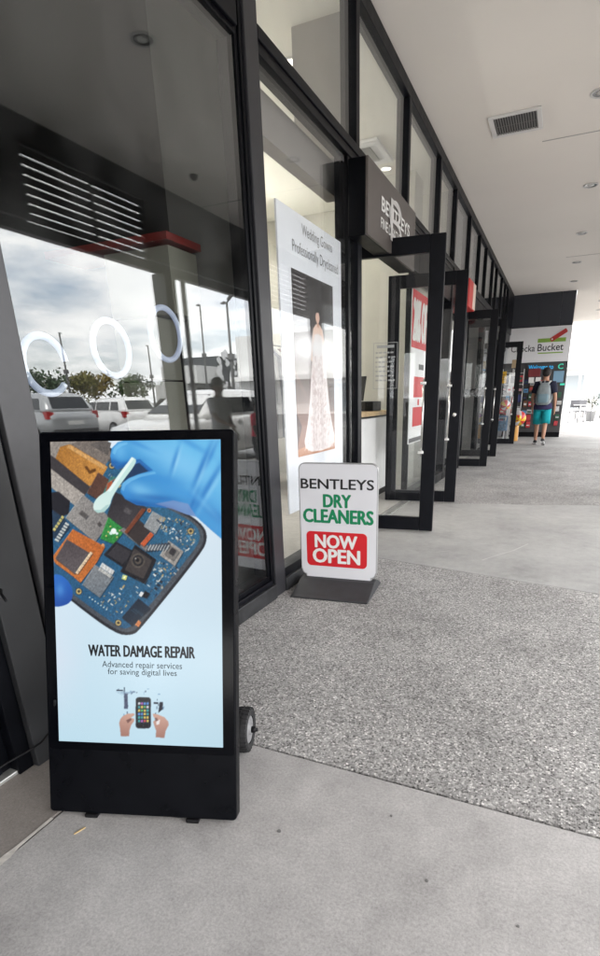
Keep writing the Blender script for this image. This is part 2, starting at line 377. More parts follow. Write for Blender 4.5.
slab('aggregate_paving', [(-1.7,9.3+g_), (2.2,9.3+g_), (2.2,13.6-g_), (-1.7,13.6-g_)], AGG)
slab('smooth_concrete_slab', [(-1.7,13.6+g_), (2.2,13.6+g_), (2.2,17-g_), (-1.7,17-g_)], CONC2)
slab('pavement', [(-1.7,17+g_), (2.2,17+g_), (2.2,22-g_), (-1.7,22-g_)], CONC)
slab('pavement', [(.0,22+g_), (6,22+g_), (6,60), (.0,60)], CONC2)
b = MB(); b.box(-1.9, 2.2, -30, 22, -.125, -.012); struct(b.build('joint_bed', mat('joint_dirt', (.05, .048, .045), .95)))
KERB = concrete_mat('kerb_concrete', (.42, .41, .4))
for k in range(26):
    b = MB(); b.box(2.21, 2.36, -30+2*k+.004, -28+2*k-.004, -.3, .005); struct(b.build('kerb', KERB, bevel=.02))
PALE = concrete_mat('pale_forecourt_concrete', (.27, .265, .26), .12, .05)
b = MB(); b.box(2.37, 9, -30, 60, -.3, -.122); struct(b.build('forecourt_road', PALE))
# ragged pale sealant along the entry strip
b = MB(); y = -.4
SEAL = mat('pale_sealant', (.62, .59, .54), .8, noise=(40, .2))
rows = []
while y < .83:
    wv = .008+.006*random.random()+(.012 if .55 < y < .66 else 0); rows.append((y, -1.293-wv*.4, -1.293+wv*.75)); y += .03
for (ya, a0, a1), (yb, c0, c1) in zip(rows, rows[1:]): b.quad((a0,ya,.0035), (a1,ya,.0035), (c1,yb,.0035), (c0,yb,.0035))
struct(b.build('sealant_line', SEAL))
b = MB(); b.prism([(-1.180,.780),(-1.175,.782),(-1.166,.812),(-1.171,.812)], lambda a,c,d: (a,c,d), .0005, .003); tag(b.build('dry_leaf_scrap', mat('straw', (.55,.4,.2),.8)), 'small straw-coloured scrap under the display stand foot', 'litter')

# canopy ceiling
struct_ceiling = MB(); struct_ceiling.box(-1.54, 1.9, -30, 17.0, 3.8, 4.05); struct_ceiling.box(.06, 1.9, 17.001, 24.2, 3.8, 4.05)
ceil = struct(struct_ceiling.build('ceiling', CEIL))
JOINT = mat('ceiling_joint', (.38, .37, .36), .9)
for (x0, x1, y) in ((-.52, 1.89, 7.312), (-.25, 1.89, 13.0), (-.52, 1.89, 1.6)):
    b = MB(); b.box(x0, x1, y-.006, y+.006, 3.796, 3.801); b.build('control_joint', JOINT, ceil)
b = MB(); b.box(-9, 1.95, -30, 17.3, 4.06, 4.9); b.box(.1, 1.95, 17.301, 24.3, 4.06, 4.9); roof = b.build('canopy_roof', mat('roof_sheet', (.3,.3,.3), .6)); tag(roof, 'flat grey roof over the shops and walkway, above the ceiling', 'roof')

# ceiling vent
t = thing('ceiling_vent', 'white-framed rectangular grey air vent in the walkway ceiling', 'vent', (-.75, 6.735, 3.8))
b = MB()
for (x0,x1,y0,y1) in ((-.25,.25,-.235,-.19),(-.25,.25,.19,.235),(-.25,-.205,-.1895,.1895),(.205,.25,-.1895,.1895)): b.box(x0,x1,y0,y1,-.018,.0)
b.build('frame', mat('vent_frame', (.62,.61,.6), .5), t, bevel=.004)
b = MB(); b.box(-.204,.204,-.189,.189,-.002,.004); b.build('backing', mat('vent_dark', (.05,.05,.05), .8), t)
vg = mat('vent_grey', (.22,.215,.21), .5)
for k in range(17):
    x = -.192+k*.024; b = MB(); b.hexa([(x-.003,-.189,-.003),(x+.003,-.189,-.003),(x+.003,.189,-.003),(x-.003,.189,-.003),(x+.006,-.189,-.014),(x+.012,-.189,-.014),(x+.012,.189,-.014),(x+.006,.189,-.014)]); b.build('slat', vg, t)
b = MB(); b.box(-.2035,.2035,-.004,.004,-.0155,-.0145); b.build('divider', vg, t)
# downlights
ord_ = ['nearest the camera', 'beside the ceiling vent', 'just past the ceiling vent', 'third along past the vent', 'fourth along past the vent', 'last before the far shop', 'first beyond the far shop corner', 'second beyond the far shop corner']
proto = None
DLW = mat('downlight_rim', (.55,.54,.53), .45); DLG = mat('downlight_reflector', (.3,.3,.3), .15, metal=1); DLB = mat('downlight_bulb', (.5,.5,.48), .25)
for (x, y), lab in zip([(.1,4.13),(.01,6.5),(.028,8.952),(-.01,11.3),(-.039,13.56),(-.059,15.67),(.75,19.2),(.78,21.2)], ord_):
    if proto is None:
        proto = thing('downlight', '', 'downlight', (0,0,3.8))
        b = MB(); b.lathe([(.075,0),(.095,0),(.095,-.008),(.085,-.012),(.075,-.008),(.075,0)], n=28, cap=False); b.build('rim', DLW, proto, smooth=True)
        b = MB(); b.lathe([(.074,-.004),(.06,-.003),(.045,-.0025)], n=28, cap=False); b.build('reflector', DLG, proto, smooth=True)
        b = MB(); b.lathe([(.044,-.003),(.036,-.006),(.001,-.009)], n=20); b.build('bulb', DLB, proto, smooth=True)
        o = proto
    else: o = copy_tree(proto)
    o.location = (x, y, 3.799); o['label'] = 'unlit round recessed downlight in the walkway ceiling, '+lab; o['group'] = 'walkway ceiling downlights'
# smoke detector seen in the window reflection
b = MB(); b.lathe([(.05,0),(.05,-.02),(.03,-.05),(.001,-.055)], (1.3,6.35,3.799), n=16); tag(b.build('ceiling_sensor', mat('sensor_dark',(.06,.06,.06),.5), smooth=True), 'small dark ceiling sensor near the canopy edge', 'sensor')

# canopy edge: black fascia with louvre bays
fas = thing('canopy_fascia', 'black canopy edge fascia with bays of thin horizontal louvres', 'fascia', (1.95, -8, 2.8))
FASC = mat('fascia_black', (.016,.016,.018), .45, noise=(5,.2))
b = MB(); b.box(1.9, 2.0, -30, 24, 2.8, 2.905); b.build('bottom_rail', FASC, fas, world=True)
b = MB(); b.box(1.9, 2.0, -30, 24, 3.565, 3.95); b.build('top_rail', FASC, fas, world=True)
bays = [(-.4,1.3),(4.4,6.1),(9.2,10.9),(14.0,15.7),(18.8,20.5)]
solid = []; y = -30
for a, c in bays: solid.append((y, a)); y = c
solid.append((y, 24))
for a, c in solid:
    b = MB(); b.box(1.905, 1.995, a, c, 2.926, 3.564); b.build('panel', FASC, fas, world=True)
for a, c in bays:
    for k in range(8):
        z = 2.926+k*.0805; b = MB(); b.box(1.94, 1.95, a+.001, c-.001, z, z+.070); b.build('slat', FASC, fas, world=True)
    b = MB(); b.box(1.905, 1.917, (a+c)/2-.02, (a+c)/2+.02, 2.926, 3.564); b.build('louvre_post', FASC, fas, world=True)
# canopy columns
CO = mat('column_black', (.02,.019,.02), .4, noise=(4,.2))
for y, lab in ((6.38,'beside the louvre bay, reflected in the repair shop window'), (14.4,'between the forecourt and the far doors'), (22.2,'past the far shop'), (30.4,'leaning dark in the glare at the right edge')):
    t = thing('canopy_column', 'black steel canopy column '+lab, 'column', (1.95, y, 0), group='canopy columns')
    b = MB(); b.box(-.11,.11,-.11,.11,.012,2.8 if y < 24 else 4.2); b.build('shaft', CO, t, bevel=.01)
    b = MB(); b.box(-.17,.17,-.17,.17,.0,.012); b.build('base_plate', CO, t)
b = MB(); b.tube([(1.86,6.66,.0),(1.86,6.66,2.78)], .035, 12); tag(b.build('downpipe', mat('pipe_grey',(.45,.45,.45),.4), smooth=True), 'light grey downpipe beside the nearest canopy column', 'pipe')

# ================================================================== shopfronts
XF, XB, XG = -1.54, -1.66, -1.57
def pane(par, y0, y1, z0, z1, m, name='pane'):
    b = MB(); b.box(XG-.012, XG, y0, y1, z0, z1); return b.build(name, m, par, world=True)
def bar(par, name, y0, y1, z0, z1, x1=XF, x0=XB, m=None, bevel=.004):
    b = MB(); b.box(x0, x1, y0, y1, z0, z1); return b.build(name, m or BLACK, par, world=True, bevel=bevel)
FILL_GLOW = 24.0  # glow strength of the added fill tubes in the dry cleaner
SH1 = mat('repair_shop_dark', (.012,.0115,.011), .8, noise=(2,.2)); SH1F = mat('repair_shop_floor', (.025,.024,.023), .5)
BEIGE = mat('beige_paint', (.54,.53,.48), .85, noise=(1.2,.04)); TILE = concrete_mat('grey_floor_tile', (.48,.46,.43), .1, .05)

# --- repair shop unit
s1 = thing('repair_shop', 'dark repair shop unit with a big reflective window behind the display stand', 'shop', (-1.6, 1.2, 0))
bar(s1, 'post', 2.70, 2.826, 0.0, 3.7, m=POSTGREY)
bar(s1, 'glazing_bead', 2.668, 2.6995, .1, 3.7, x1=-1.552, m=BLACK2); bar(s1, 'glazing_bead', 2.64, 2.6675, .1, 3.7, x1=-1.562, m=BLACK2)
bar(s1, 'transom', 1.221, 2.639, 2.79, 2.89, m=BLACK); bar(s1, 'head_rail', -1, 2.6995, 3.7, 3.798, m=BLACK); bar(s1,'head_rail', 2.6995, 17, 3.7, 3.798, m=BLACK, x1=-1.5395)
bar(s1, 'transom_bead', 1.221, 2.639, 2.765, 2.7895, x1=-1.556, m=BLACK2)
bar(s1, 'kick_plate', 1.221, 2.69, .0, .095, x1=-1.528, m=mat('kick_black', (.02,.021,.023), .5, noise=(25,.5)))
bar(s1, 'sill', 1.221, 2.667, .0955, .125, x1=-1.545, m=BLACK); bar(s1, 'glazing_bead', 1.221, 2.639, .1255, .158, x1=-1.558, m=BLACK2)
pane(s1, 1.2205, 2.6395, .12, 2.80, GLASS_MIRROR); pane(s1, 1.2205, 2.6395, 2.88, 3.70, GLASS_MIRROR)
bar(s1, 'jamb', 1.108, 1.220, 0.0, 3.7, m=GREYALU, x0=-1.75)
bar(s1, 'shadow_gap', 1.088, 1.1075, 0.0, 3.7, x1=-1.56, m=BLACK2)
bar(s1, 'cladding_panel', .955, 1.0875, 0.0, 3.7, m=mat('charcoal_panel', (.022,.023,.025), .42, noise=(3,.25)), x1=-1.542)
bar(s1, 'cladding_panel', .90, .9545, 0.0, 3.7, m=BLACK2, x1=-1.565)
ALU = mat('threshold_aluminium', (.62,.62,.6), .35, metal=.7, noise=(30,.15))
bar(s1, 'threshold', -.2, .953, 0.001, .016, x1=-1.575, x0=-1.612, m=ALU, bevel=.003); bar(s1, 'threshold_rib', -.2, .953, .001, .02, x1=-1.618, x0=-1.632, m=ALU, bevel=0); bar(s1, 'threshold_rib', -.2, .953, .001, .02, x1=-1.64, x0=-1.654, m=ALU, bevel=0)
bar(s1, 'entrance_door', -.2, .8995, .022, 3.7, x1=-1.6, x0=-1.65, m=BLACK2)
bar(s1, 'door_stile', .78, .86, .03, 2.6, x1=-1.585, x0=-1.5995, m=BLACK)
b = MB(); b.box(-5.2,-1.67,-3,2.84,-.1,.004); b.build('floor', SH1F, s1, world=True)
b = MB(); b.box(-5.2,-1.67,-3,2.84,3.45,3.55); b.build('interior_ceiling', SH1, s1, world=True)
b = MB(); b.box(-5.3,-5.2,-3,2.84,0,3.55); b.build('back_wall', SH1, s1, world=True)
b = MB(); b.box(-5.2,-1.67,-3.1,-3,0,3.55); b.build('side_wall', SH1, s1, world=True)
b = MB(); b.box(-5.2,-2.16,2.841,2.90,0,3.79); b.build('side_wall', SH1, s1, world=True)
b = MB(); b.box(-2.159,-1.67,2.80,2.90,0,3.79); b.build('partition', mat('partition_grey',(.21,.2,.19),.7), s1, world=True)
RED = mat('red_panel', (.33,.03,.025), .5); CREAM = mat('cream_panel', (.4,.375,.32), .6)
t = thing('display_column', 'cream display column with overhanging red cap inside the repair shop window', 'display', (-2.2, 2.66, 0))
b = MB()
for k in range(6): b.box(-.22,.10 if k < 5 else .22,-.12,.04 if k < 5 else .12,.0+k*.33,.32+k*.33)
b.build('body', CREAM, t)
b = MB(); b.box(-.62,.25,-.16,.13,1.985,2.02); b.build('cap', RED, t)
t = thing('red_wall_unit', 'red and white shelving unit at the back of the repair shop', 'shelving', (-3.6, 1.6, 0))
b = MB(); b.box(-.2,.0,-.1,2.2,1.75,2.05); b.build('header', RED, t)
for k in range(3):
    b = MB(); b.box(-.2,0,-.1+k*1.0,.02+k*1.0,0,1.749); b.build('upright', RED, t)
for k in range(4):
    b = MB(); b.box(-.2,-.02,.03,.885,.3+k*.38,.33+k*.38); b.box(-.2,-.02,1.03,1.885,.3+k*.38,.33+k*.38); b.build('shelf', CREAM, t)
rnd = random.Random(3)
for k in range(16):
    z = .331+(k%4)*.38; y = .06+(k//4)*.2+(.98 if k>7 else 0)-(.4 if k>7 else 0)
    b = MB(); hh = .1+.2*rnd.random(); b.box(-.17,-.05,0,.15,0,hh); o = b.build('product_box', mat('product_white',(.6,.6,.58),.5)); o.location = (-3.6,1.6+y,z); tag(o, 'small white box inside the repair shop, %s shelf up, %s along' % (('lowest','second','third','top')[k%4], ('first','second','third','last')[k//4]), 'box', 'product boxes on the repair shop shelves')
# ring lamps behind the glass
RING = mat('ring_light', (.5,.52,.6), .4, emit=(.60,.68,1.0), estr=.42/2**EXPO)
for (y,z,ry,gap,lab) in ((1.469,1.336,.098,1,'with a gap, beside the aluminium jamb'),(1.805,1.414,.105,0,'unbroken, in the middle of the three'),(2.16,1.50,.112,0,'nearest the window post')):
    rings = []
    for k in range(4 if gap else 0, 46 if gap else 49):
        a = 2*math.pi*k/48-.35
        rings.append([(-1.75+.0125*math.sin(2*math.pi*q/10), y+(ry+.0125*math.cos(2*math.pi*q/10))*.93*math.cos(a), z+(ry+.0125*math.cos(2*math.pi*q/10))*math.sin(a)) for q in range(10)])
    b = MB(); b.loft(rings, cap=bool(gap)); tag(b.build('ring_light', RING, smooth=True), 'glowing ring light behind the repair shop window, '+lab, 'ring light', 'ring lights in the repair shop window')

# --- dry cleaner unit
s2 = thing('dry_cleaner_shop', 'glazed dry cleaner unit with poster window and open black doors', 'shop', (-1.6, 5.4, 0))
UM = [4.23, 5.605, 6.977, 7.99]
def upper(par, ys, m):
    for y in ys: bar(par, 'mullion', y-.035, y+.035, 2.891, 3.699, m=BLACK)
def upanes(par, ys):
    for a, c in zip(ys, ys[1:]): pane(par, a+.034, c-.034, 2.885, 3.70, GLASS_CLEAR, 'clerestory_pane')
upper(s2, UM, None); upanes(s2, [2.795]+UM)
bar(s2, 'transom', 2.827, 8.02, 2.835, 2.89, m=BLACK); bar(s2, 'transom', 2.827, 8.02, 2.785, 2.8345, x1=-1.55, m=BLACK2); 
bar(s2, 'post', 4.225, 4.315, 0, 2.7845, m=BLACK)
bar(s2, 'glazing_bead', 4.06, 4.10, .1, 2.7845, x1=-1.556, m=BLACK2)
bar(s2, 'kick_plate', 2.827, 4.2245, 0, .09, x1=-1.532, m=MATS['kick_black']); bar(s2, 'sill', 2.827, 4.2245, .0905, .15, x1=-1.55, m=BLACK2)
pane(s2, 2.82, 4.23, .145, 2.79, GLASS_CLEAR)
bar(s2, 'lintel', 4.316, 6.2, 2.44, 2.7845, m=BLACK2, x1=-1.56)
bar(s2, 'jamb', 6.2, 6.235, 0, 2.4195, m=BLACK, x1=-1.625, x0=-1.70)
bar(s2, 'post', 7.98, 8.1, 0, 2.7845, m=BLACK); bar(s2, 'lintel', 6.201, 7.979, 2.42, 2.7845, m=BLACK2, x1=-1.56, x0=-1.68)
bar(s2, 'sill', 6.236, 7.979, 0, .12, x1=-1.545, m=BLACK2); b = MB(); b.box(-1.645,-1.633,6.234,7.981,.115,2.43); b.build('pane', GLASS_CLEAR, s2, world=True)
bar(s2, 'threshold', 4.33, 6.19, .0, .012, x1=-1.56, x0=-1.64, m=ALU, bevel=.003)
b = MB(); b.box(-4.6,-1.67,2.905,8.05,-.1,.003); b.build('floor', TILE, s2, world=True)
b = MB(); b.box(-4.6,-1.67,2.905,8.05,3.72,3.78); b.build('interior_ceiling', mat('warm_ceiling',(.82,.81,.74),.9), s2, world=True)
b = MB(); b.box(-4.7,-4.6,2.905,8.05,0,3.78); b.build('back_wall', BEIGE, s2, world=True)
b = MB(); b.box(-4.6,-1.67,8.06,8.14,0,3.78); b.build('side_wall', BEIGE, s2, world=True)
b = MB(); b.box(-4.6,-1.665,2.901,2.9045,0,3.78); b.build('side_wall', BEIGE, s2, world=True)
bar(s2, 'bulkhead', 2.906, 4.35, 2.62, 2.83, x1=-1.74, x0=-1.84, m=mat('bulkhead_grey',(.36,.345,.33),.8), bevel=0)
bar(s2, 'interior_pier', 7.2, 7.6, 0.0, 3.72, x1=-1.9, x0=-2.3, m=BEIGE, bevel=0)
bar(s2, 'interior_pier', 4.36, 4.56, 2.9, 3.72, x1=-1.69, x0=-2.1, m=MATS['bulkhead_grey'], bevel=0)
# curved rail
pts = [(-2.2,3.2,3.0),(-2.2,4.05,3.0),(-2.2,4.5,3.0)]+[(-2.2+.22*(1-math.cos(a)),4.74+.22*math.sin(a),3.0) for a in [k*math.pi/16 for k in range(9)]]+[(-1.75,4.97,3.0)]
b = MB(); b.tube(pts, .009, 8); b.tube([(-2.2,3.6,3.0),(-2.2,3.6,3.72)], .005, 6); b.tube([(-2.2,4.6,3.0),(-2.2,4.6,3.72)], .005, 6); tag(b.build('hanging_rail', mat('rail_grey',(.3,.29,.27),.4,metal=.5), smooth=True), 'thin curved garment rail hung inside the dry cleaner window', 'rail')
# ceiling cassette
t = thing('ceiling_cassette', 'square white air-conditioning cassette in the dry cleaner ceiling', 'air conditioner', (-2.35, 6.5, 3.72))
b = MB(); b.box(-.3,.3,-.3,.3,-.03,0); b.build('panel', WHITE, t, bevel=.01)
b = MB(); b.box(-.18,.18,-.18,.18,-.035,-.0305); b.build('grille', mat('cassette_grille',(.4,.4,.39),.6), t)
LAMP = mat('lamp_glow', (.9,.88,.8), .4, emit=(1,.93,.78), estr=6/2**EXPO)
for k, y in enumerate((4.2,6.6)):  # added unseen fill tubes that brighten the interior ceiling and walls
    t = thing('fill_tube', 'long glowing fill tube added out of sight at the back of the dry cleaner, '+['nearer the repair shop','nearer the middle shop'][k], 'light', (-4.2,y,3.25), group='dry cleaner added fill lights')
    b = MB(); b.box(-.04,.04,-.98,.98,.03,.06); b.build('housing', WHITE, t)
    b = MB(); b.tube([(0,-.95,0),(0,.95,0)], .028, 10); b.build('tube', mat('fill_tube_glow',(.9,.9,.88),.4, emit=(1,.97,.9), estr=FILL_GLOW), t, smooth=True)
    for q in (-.7,.7): b = MB(); b.tube([(0,q,.06),(0,q,.47)], .006, 6); b.build('hanger', SATIN, t)
for (x,y,z,lab) in ((-2.28,4.72,3.719,'first seen above the transom'),(-2.29,5.63,3.719,'second seen above the transom'),(-2.2,7.0,3.719,'in front of the discount poster window')):
    t = thing('interior_downlight', 'lit warm downlight in the dry cleaner ceiling, '+lab, 'downlight', (x,y,z), group='lit dry cleaner downlights')
    b = MB(); b.lathe([(.055,0),(.075,0),(.075,-.008),(.055,-.008)], n=20, cap=False); b.build('rim', WHITE, t, smooth=True)
    b = MB(); b.lathe([(.054,-.004),(.001,-.006)], n=20); b.build('lens', LAMP, t, smooth=True)
    l = bpy.data.lights.new('downlight_beam', 'SPOT'); l.energy = 9; l.spot_size = R_(60); l.spot_blend = .7; l.shadow_soft_size = .08; l.color = (1,.955,.88)
    lo = bpy.data.objects.new('downlight_beam', l); col.objects.link(lo); lo.parent = t; lo.location = (0,0,-.03)
# counter
t = thing('service_counter', 'white dry cleaner counter with a pale timber top', 'counter', (-2.25, 6.0, 0))
b = MB(); b.box(-.3,.25,-.55,.75,.1,.98); b.build('body', WHITE, t, bevel=.01)
b = MB(); b.box(-.36,.3,-.62,.8,1.0,1.045); b.build('countertop', mat('pale_timber',(.5,.36,.2),.45,noise=(12,.2)), t, bevel=.006)
b = MB(); b.box(-.28,.2,-.5,.7,0,.0995); b.build('plinth', BLACK2, t)
b = MB(); b.box(-.34,.28,-.6,.78,.9805,.9995); b.build('trim', BLACK2, t)
t = thing('garment_rack', 'rail of dark garments in covers at the back of the dry cleaner', 'clothes rail', (-3.7, 6.6, 0))
b = MB(); b.tube([(0,-1.2,0),(0,-1.2,1.9),(0,1.2,1.9),(0,1.2,0)], .018, 8); b.build('frame', SATIN, t)
for q in range(15):
    y = -1.1+q*.155; c_ = [(.03,.03,.035),(.25,.25,.26),(.05,.06,.1),(.4,.4,.4),(.12,.05,.05)][q%5]
    b = MB(); b.loft([[(-.05,y-.01,1.86),(.05,y-.01,1.86),(.05,y+.01,1.86),(-.05,y+.01,1.86)],[(-.22,y-.03,1.72),(.22,y-.03,1.72),(.22,y+.03,1.72),(-.22,y+.03,1.72)],[(-.25,y-.05,1.2),(.25,y-.05,1.2),(.25,y+.05,1.2),(-.25,y+.05,1.2)],[(-.24,y-.05,.7),(.24,y-.05,.7),(.24,y+.05,.7),(-.24,y+.05,.7)]]); b.build('garment', mat('garment_%d'%(q%5), c_, .6), t, smooth=False)
b = MB(); b.box(-4.598,-4.57,4.0,5.9,1.25,2.3); tag(b.build('wall_panel', mat('wall_panel_grey',(.2,.2,.2),.6)), 'grey notice panel on the back wall of the dry cleaner', 'panel')
t = thing('till_screen', 'dark tilted till screen on the dry cleaner counter', 'till', (-2.2, 5.75, 1.046))
b = MB(); b.box(-.1,.1,-.12,.12,0,.015); b.build('base', PLAST, t); b = MB(); b.tube([(0,0,.01),(.0,.03,.17)], .018, 8); b.build('stem', PLAST, t)
b = MB(); b.hexa([(-.17,-.02,.12),(.17,-.02,.12),(.17,.0,.12),(-.17,.0,.12),(-.17,.09,.38),(.17,.09,.38),(.17,.11,.38),(-.17,.11,.38)]); b.build('monitor', PLAST, t, bevel=.004)
b = MB(); b.box(-.2,.2,-.16,.16,0,.11); o = b.build('cash_drawer', PLAST, bevel=.006); o.location = (-2.25,6.3,1.046); tag(o, 'black cash drawer at the far end of the dry cleaner counter', 'cash drawer')

# --- third and fourth units
DIM = mat('dim_wall', (.22,.215,.21), .8, noise=(1,.05)); PALEW = mat('pale_shop_wall', (.5,.5,.49), .8)
s3 = thing('middle_shop', 'black-framed middle shop unit with a pair of open doors past the dry cleaner', 'shop', (-1.6, 10, 0))
UM3 = [7.99, 9.18, 10.24, 11.10, 12.12]
upper(s3, UM3[1:], None); upanes(s3, UM3); bar(s3, 'transom', 8.021, 12.6, 2.785, 2.89, m=BLACK)
bar(s3, 'post', 9.30, 9.42, 0, 2.7845, m=BLACK); bar(s3, 'lintel', 8.101, 9.299, 2.42, 2.7845, m=BLACK2, x1=-1.56); bar(s3, 'lintel', 9.421, 12.5, 2.56, 2.7845, m=BLACK2, x1=-1.56)
bar(s3, 'sill', 8.101, 9.299, 0, .12, x1=-1.545, m=BLACK2); pane(s3, 8.099, 9.301, .115, 2.43, GLASS_CLEAR)
bar(s3, 'post', 11.5, 11.62, 0, 2.5595, m=BLACK); pane(s3, 11.619, 12.5, .1, 2.57, GLASS_CLEAR); bar(s3, 'post', 12.5, 12.6, 0, 2.7845, m=BLACK)
s4 = thing('end_shop', 'black-framed end shop unit next to the variety store', 'shop', (-1.6, 14.8, 0))
UM4 = [12.12, 12.85, 13.90, 14.7, 15.4]
upper(s4, UM4[1:], None); upanes(s4, UM4); bar(s4, 'transom', 12.601, 17, 2.785, 2.89, m=BLACK)
bar(s4, 'post', 14.1, 14.22, 0, 2.7845, m=BLACK); bar(s4, 'lintel', 12.601, 16.9, 2.44, 2.7845, m=BLACK2, x1=-1.56); pane(s4, 12.601, 14.099, .1, 2.44, GLASS_CLEAR); pane(s4, 14.8, 16.9, .1, 2.44, GLASS_CLEAR); bar(s4,'post',14.7,14.8,0,2.4395,m=BLACK)
bar(s4, 'end_post', 15.44, 16.99, 2.891, 3.699, m=BLACK)
for par, a, c in ((s3,8.15,12.6),(s4,12.65,16.98)):
    b = MB(); b.box(-4.6,-1.67,a,c,-.1,.003); b.build('floor', TILE, par, world=True)
    b = MB(); b.box(-4.6,-1.67,a,c,3.72,3.78); b.build('interior_ceiling', PALEW, par, world=True)
    b = MB(); b.box(-4.7,-4.6,a,c,0,3.78); b.build('back_wall', DIM, par, world=True)
    b = MB(); b.box(-4.6,-1.67,c-.03,c+.01,0,3.78); b.build('side_wall', DIM, par, world=True)
# stock shapes inside the middle shop
for k in range(6):
    t = thing('clothes_rail', 'chrome clothes rail with hanging garments in the middle shop, '+['nearest the window','behind the nearest rail','centre left','centre right','far left','far right'][k], 'clothes rail', (-2.5-.9*(k%2), 8.8+1.3*(k//2), 0), group='clothes rails in the middle shop')
    b = MB(); b.tube([(0,-.4,0),(0,-.4,1.4),(0,.4,1.4),(0,.4,0)], .012, 6); b.build('frame', SATIN, t)
    for q in range(6):
        cc = [(.05,.1,.14),(.3,.05,.06),(.04,.2,.2),(.4,.4,.38),(.06,.06,.07),(.1,.12,.3)][(q+k)%6]
        b = MB(); y = -.32+q*.12; b.loft([[(-.2,y-.02,1.3),(.2,y-.02,1.3),(.2,y+.02,1.3),(-.2,y+.02,1.3)],[(-.24,y-.03,.9),(.24,y-.03,.9),(.24,y+.03,.9),(-.24,y+.03,.9)],[(-.22,y-.04,.5),(.22,y-.04,.5),(.22,y+.04,.5),(-.22,y+.04,.5)]]); b.build('garment', mat('cloth_%d'%((q+k)%6), cc, .9), t)

# ================================================================== open doors
HAND = mat('handle_steel', (.7,.7,.68), .25, metal=1)
def door(name, label, hx, hy, tx, ty, extra=None, z1=2.40, lock=False):
    wd = math.hypot(tx-hx, ty-hy); rz = math.atan2(ty-hy, tx-hx)
    t = thing(name, label, 'door', (hx,hy,0), rz, 'open black glass doors along the shopfronts')
    sw = .125; T = .024
    for x0, x1 in ((0,sw),(wd-sw,wd)):
        b = MB(); b.box(x0,x1,-T,T,.012,z1); b.build('stile', BLACK, t, bevel=.006)
    b = MB(); b.box(sw+.0005,wd-sw-.0005,-T+.001,T-.001,z1-sw,z1-.001); b.build('top_rail', BLACK, t, bevel=.003)
    b = MB(); b.box(sw+.0005,wd-sw-.0005,-T+.001,T-.001,.013,.013+sw); b.build('bottom_rail', BLACK, t, bevel=.003)
    b = MB(); b.box(sw-.01,wd-sw+.01,-.005,.005,.12,z1-sw+.01); b.build('pane', GLASS_CLEAR, t)
    for s_ in (-1,1):
        hxp = wd-sw+.004
        b = MB(); b.tube([(hxp,s_*.085,.70),(hxp,s_*.085,1.34)], .009, 10); h = b.build('handle', HAND, t, smooth=True)
        for z in (.735,1.305):
            b = MB(); b.tube([(hxp,s_*T,z),(hxp,s_*.084,z)], .012, 10); b.tube([(hxp+.02,s_*.09,z),(hxp-.028,s_*.09,z)], .011, 8); b.build('bracket', mat('bracket_pale',(.75,.75,.74),.4), h, smooth=True)
    if lock: b = MB(); b.lathe([(.022,-T-.006),(.022,T+.006)], (wd-.06,0,1.0), 'Y', 16); b.build('lock_cylinder', HAND, t, smooth=True)
    if extra: extra(t, wd, sw)
    return t
VINYL = mat('white_vinyl', (.3,.31,.31), .6)
FROST = glass_mat('frosted_film', .04, (.55,.57,.57), .75)
def hours(t, wd, sw):
    x0, x1, z0, z1 = sw+.13, sw+.34, 1.27, 1.64
    for a in ((x0,x1,z0,z0+.004),(x0,x1,z1-.004,z1),(x0,x0+.004,z0,z1),(x1-.004,x1,z0,z1)):
        b = MB(); b.box(a[0],a[1],-.0075,-.0055,a[2],a[3]); b.build('hours_border', VINYL, t)
    for k in range(7):
        b = MB(); z = z1-.085-k*.037; xs = x0+.02
        for q in range(5):
            l = .014+.02*random.random(); b.box(xs,min(xs+l,x1-.012),-.0075,-.0055,z,z+.012); xs += l+.008
            if xs > x1-.03: break
        b.build('hours_line', VINYL, t)
    b = MB(); b.box(x0+.03,x1-.03,-.0075,-.0055,z1-.042,z1-.02); b.build('hours_heading', VINYL, t)
def frost(t, wd, sw):
    b = MB(); b.box(sw,wd-sw,-.0085,-.0055,1.2,1.3); b.build('frosted_band', FROST, t)
door('glass_door', 'open black-framed glass door nearest the camera, behind the wedding poster, hours decal on glass', -1.80, 4.61, -.975, 4.70, hours)
door('glass_door', 'open black-framed glass door, second from the camera, in front of the discount poster', -1.86, 6.075, -1.03, 6.17, None, 2.42, True)
door('glass_door', 'open black-framed glass door, third from the camera, with a frosted band across it', -1.90, 9.53, -1.09, 9.62, frost, 2.5)
door('glass_door', 'open black-framed glass door, fourth from the camera, partner of the banded door', -1.92, 11.19, -1.11, 11.27, None, 2.55)
door('glass_door', 'open black-framed glass door, farthest from the camera, before the variety store', -1.78, 14.28, -1.0, 14.35)

# plain continuation of the shop row behind the photographer
t = thing('shop_row', 'plain charcoal shop wall continuing behind the photographer', 'wall', (-1.7,-15,0))
for k in range(9):
    b = MB(); b.box(-.1,.06,-14.9+k*3,-11.96+k*3,0,3.79) if k < 5 else None
    if k < 5: b.build('panel', DIM if k % 2 else MATS['charcoal_panel'], t)

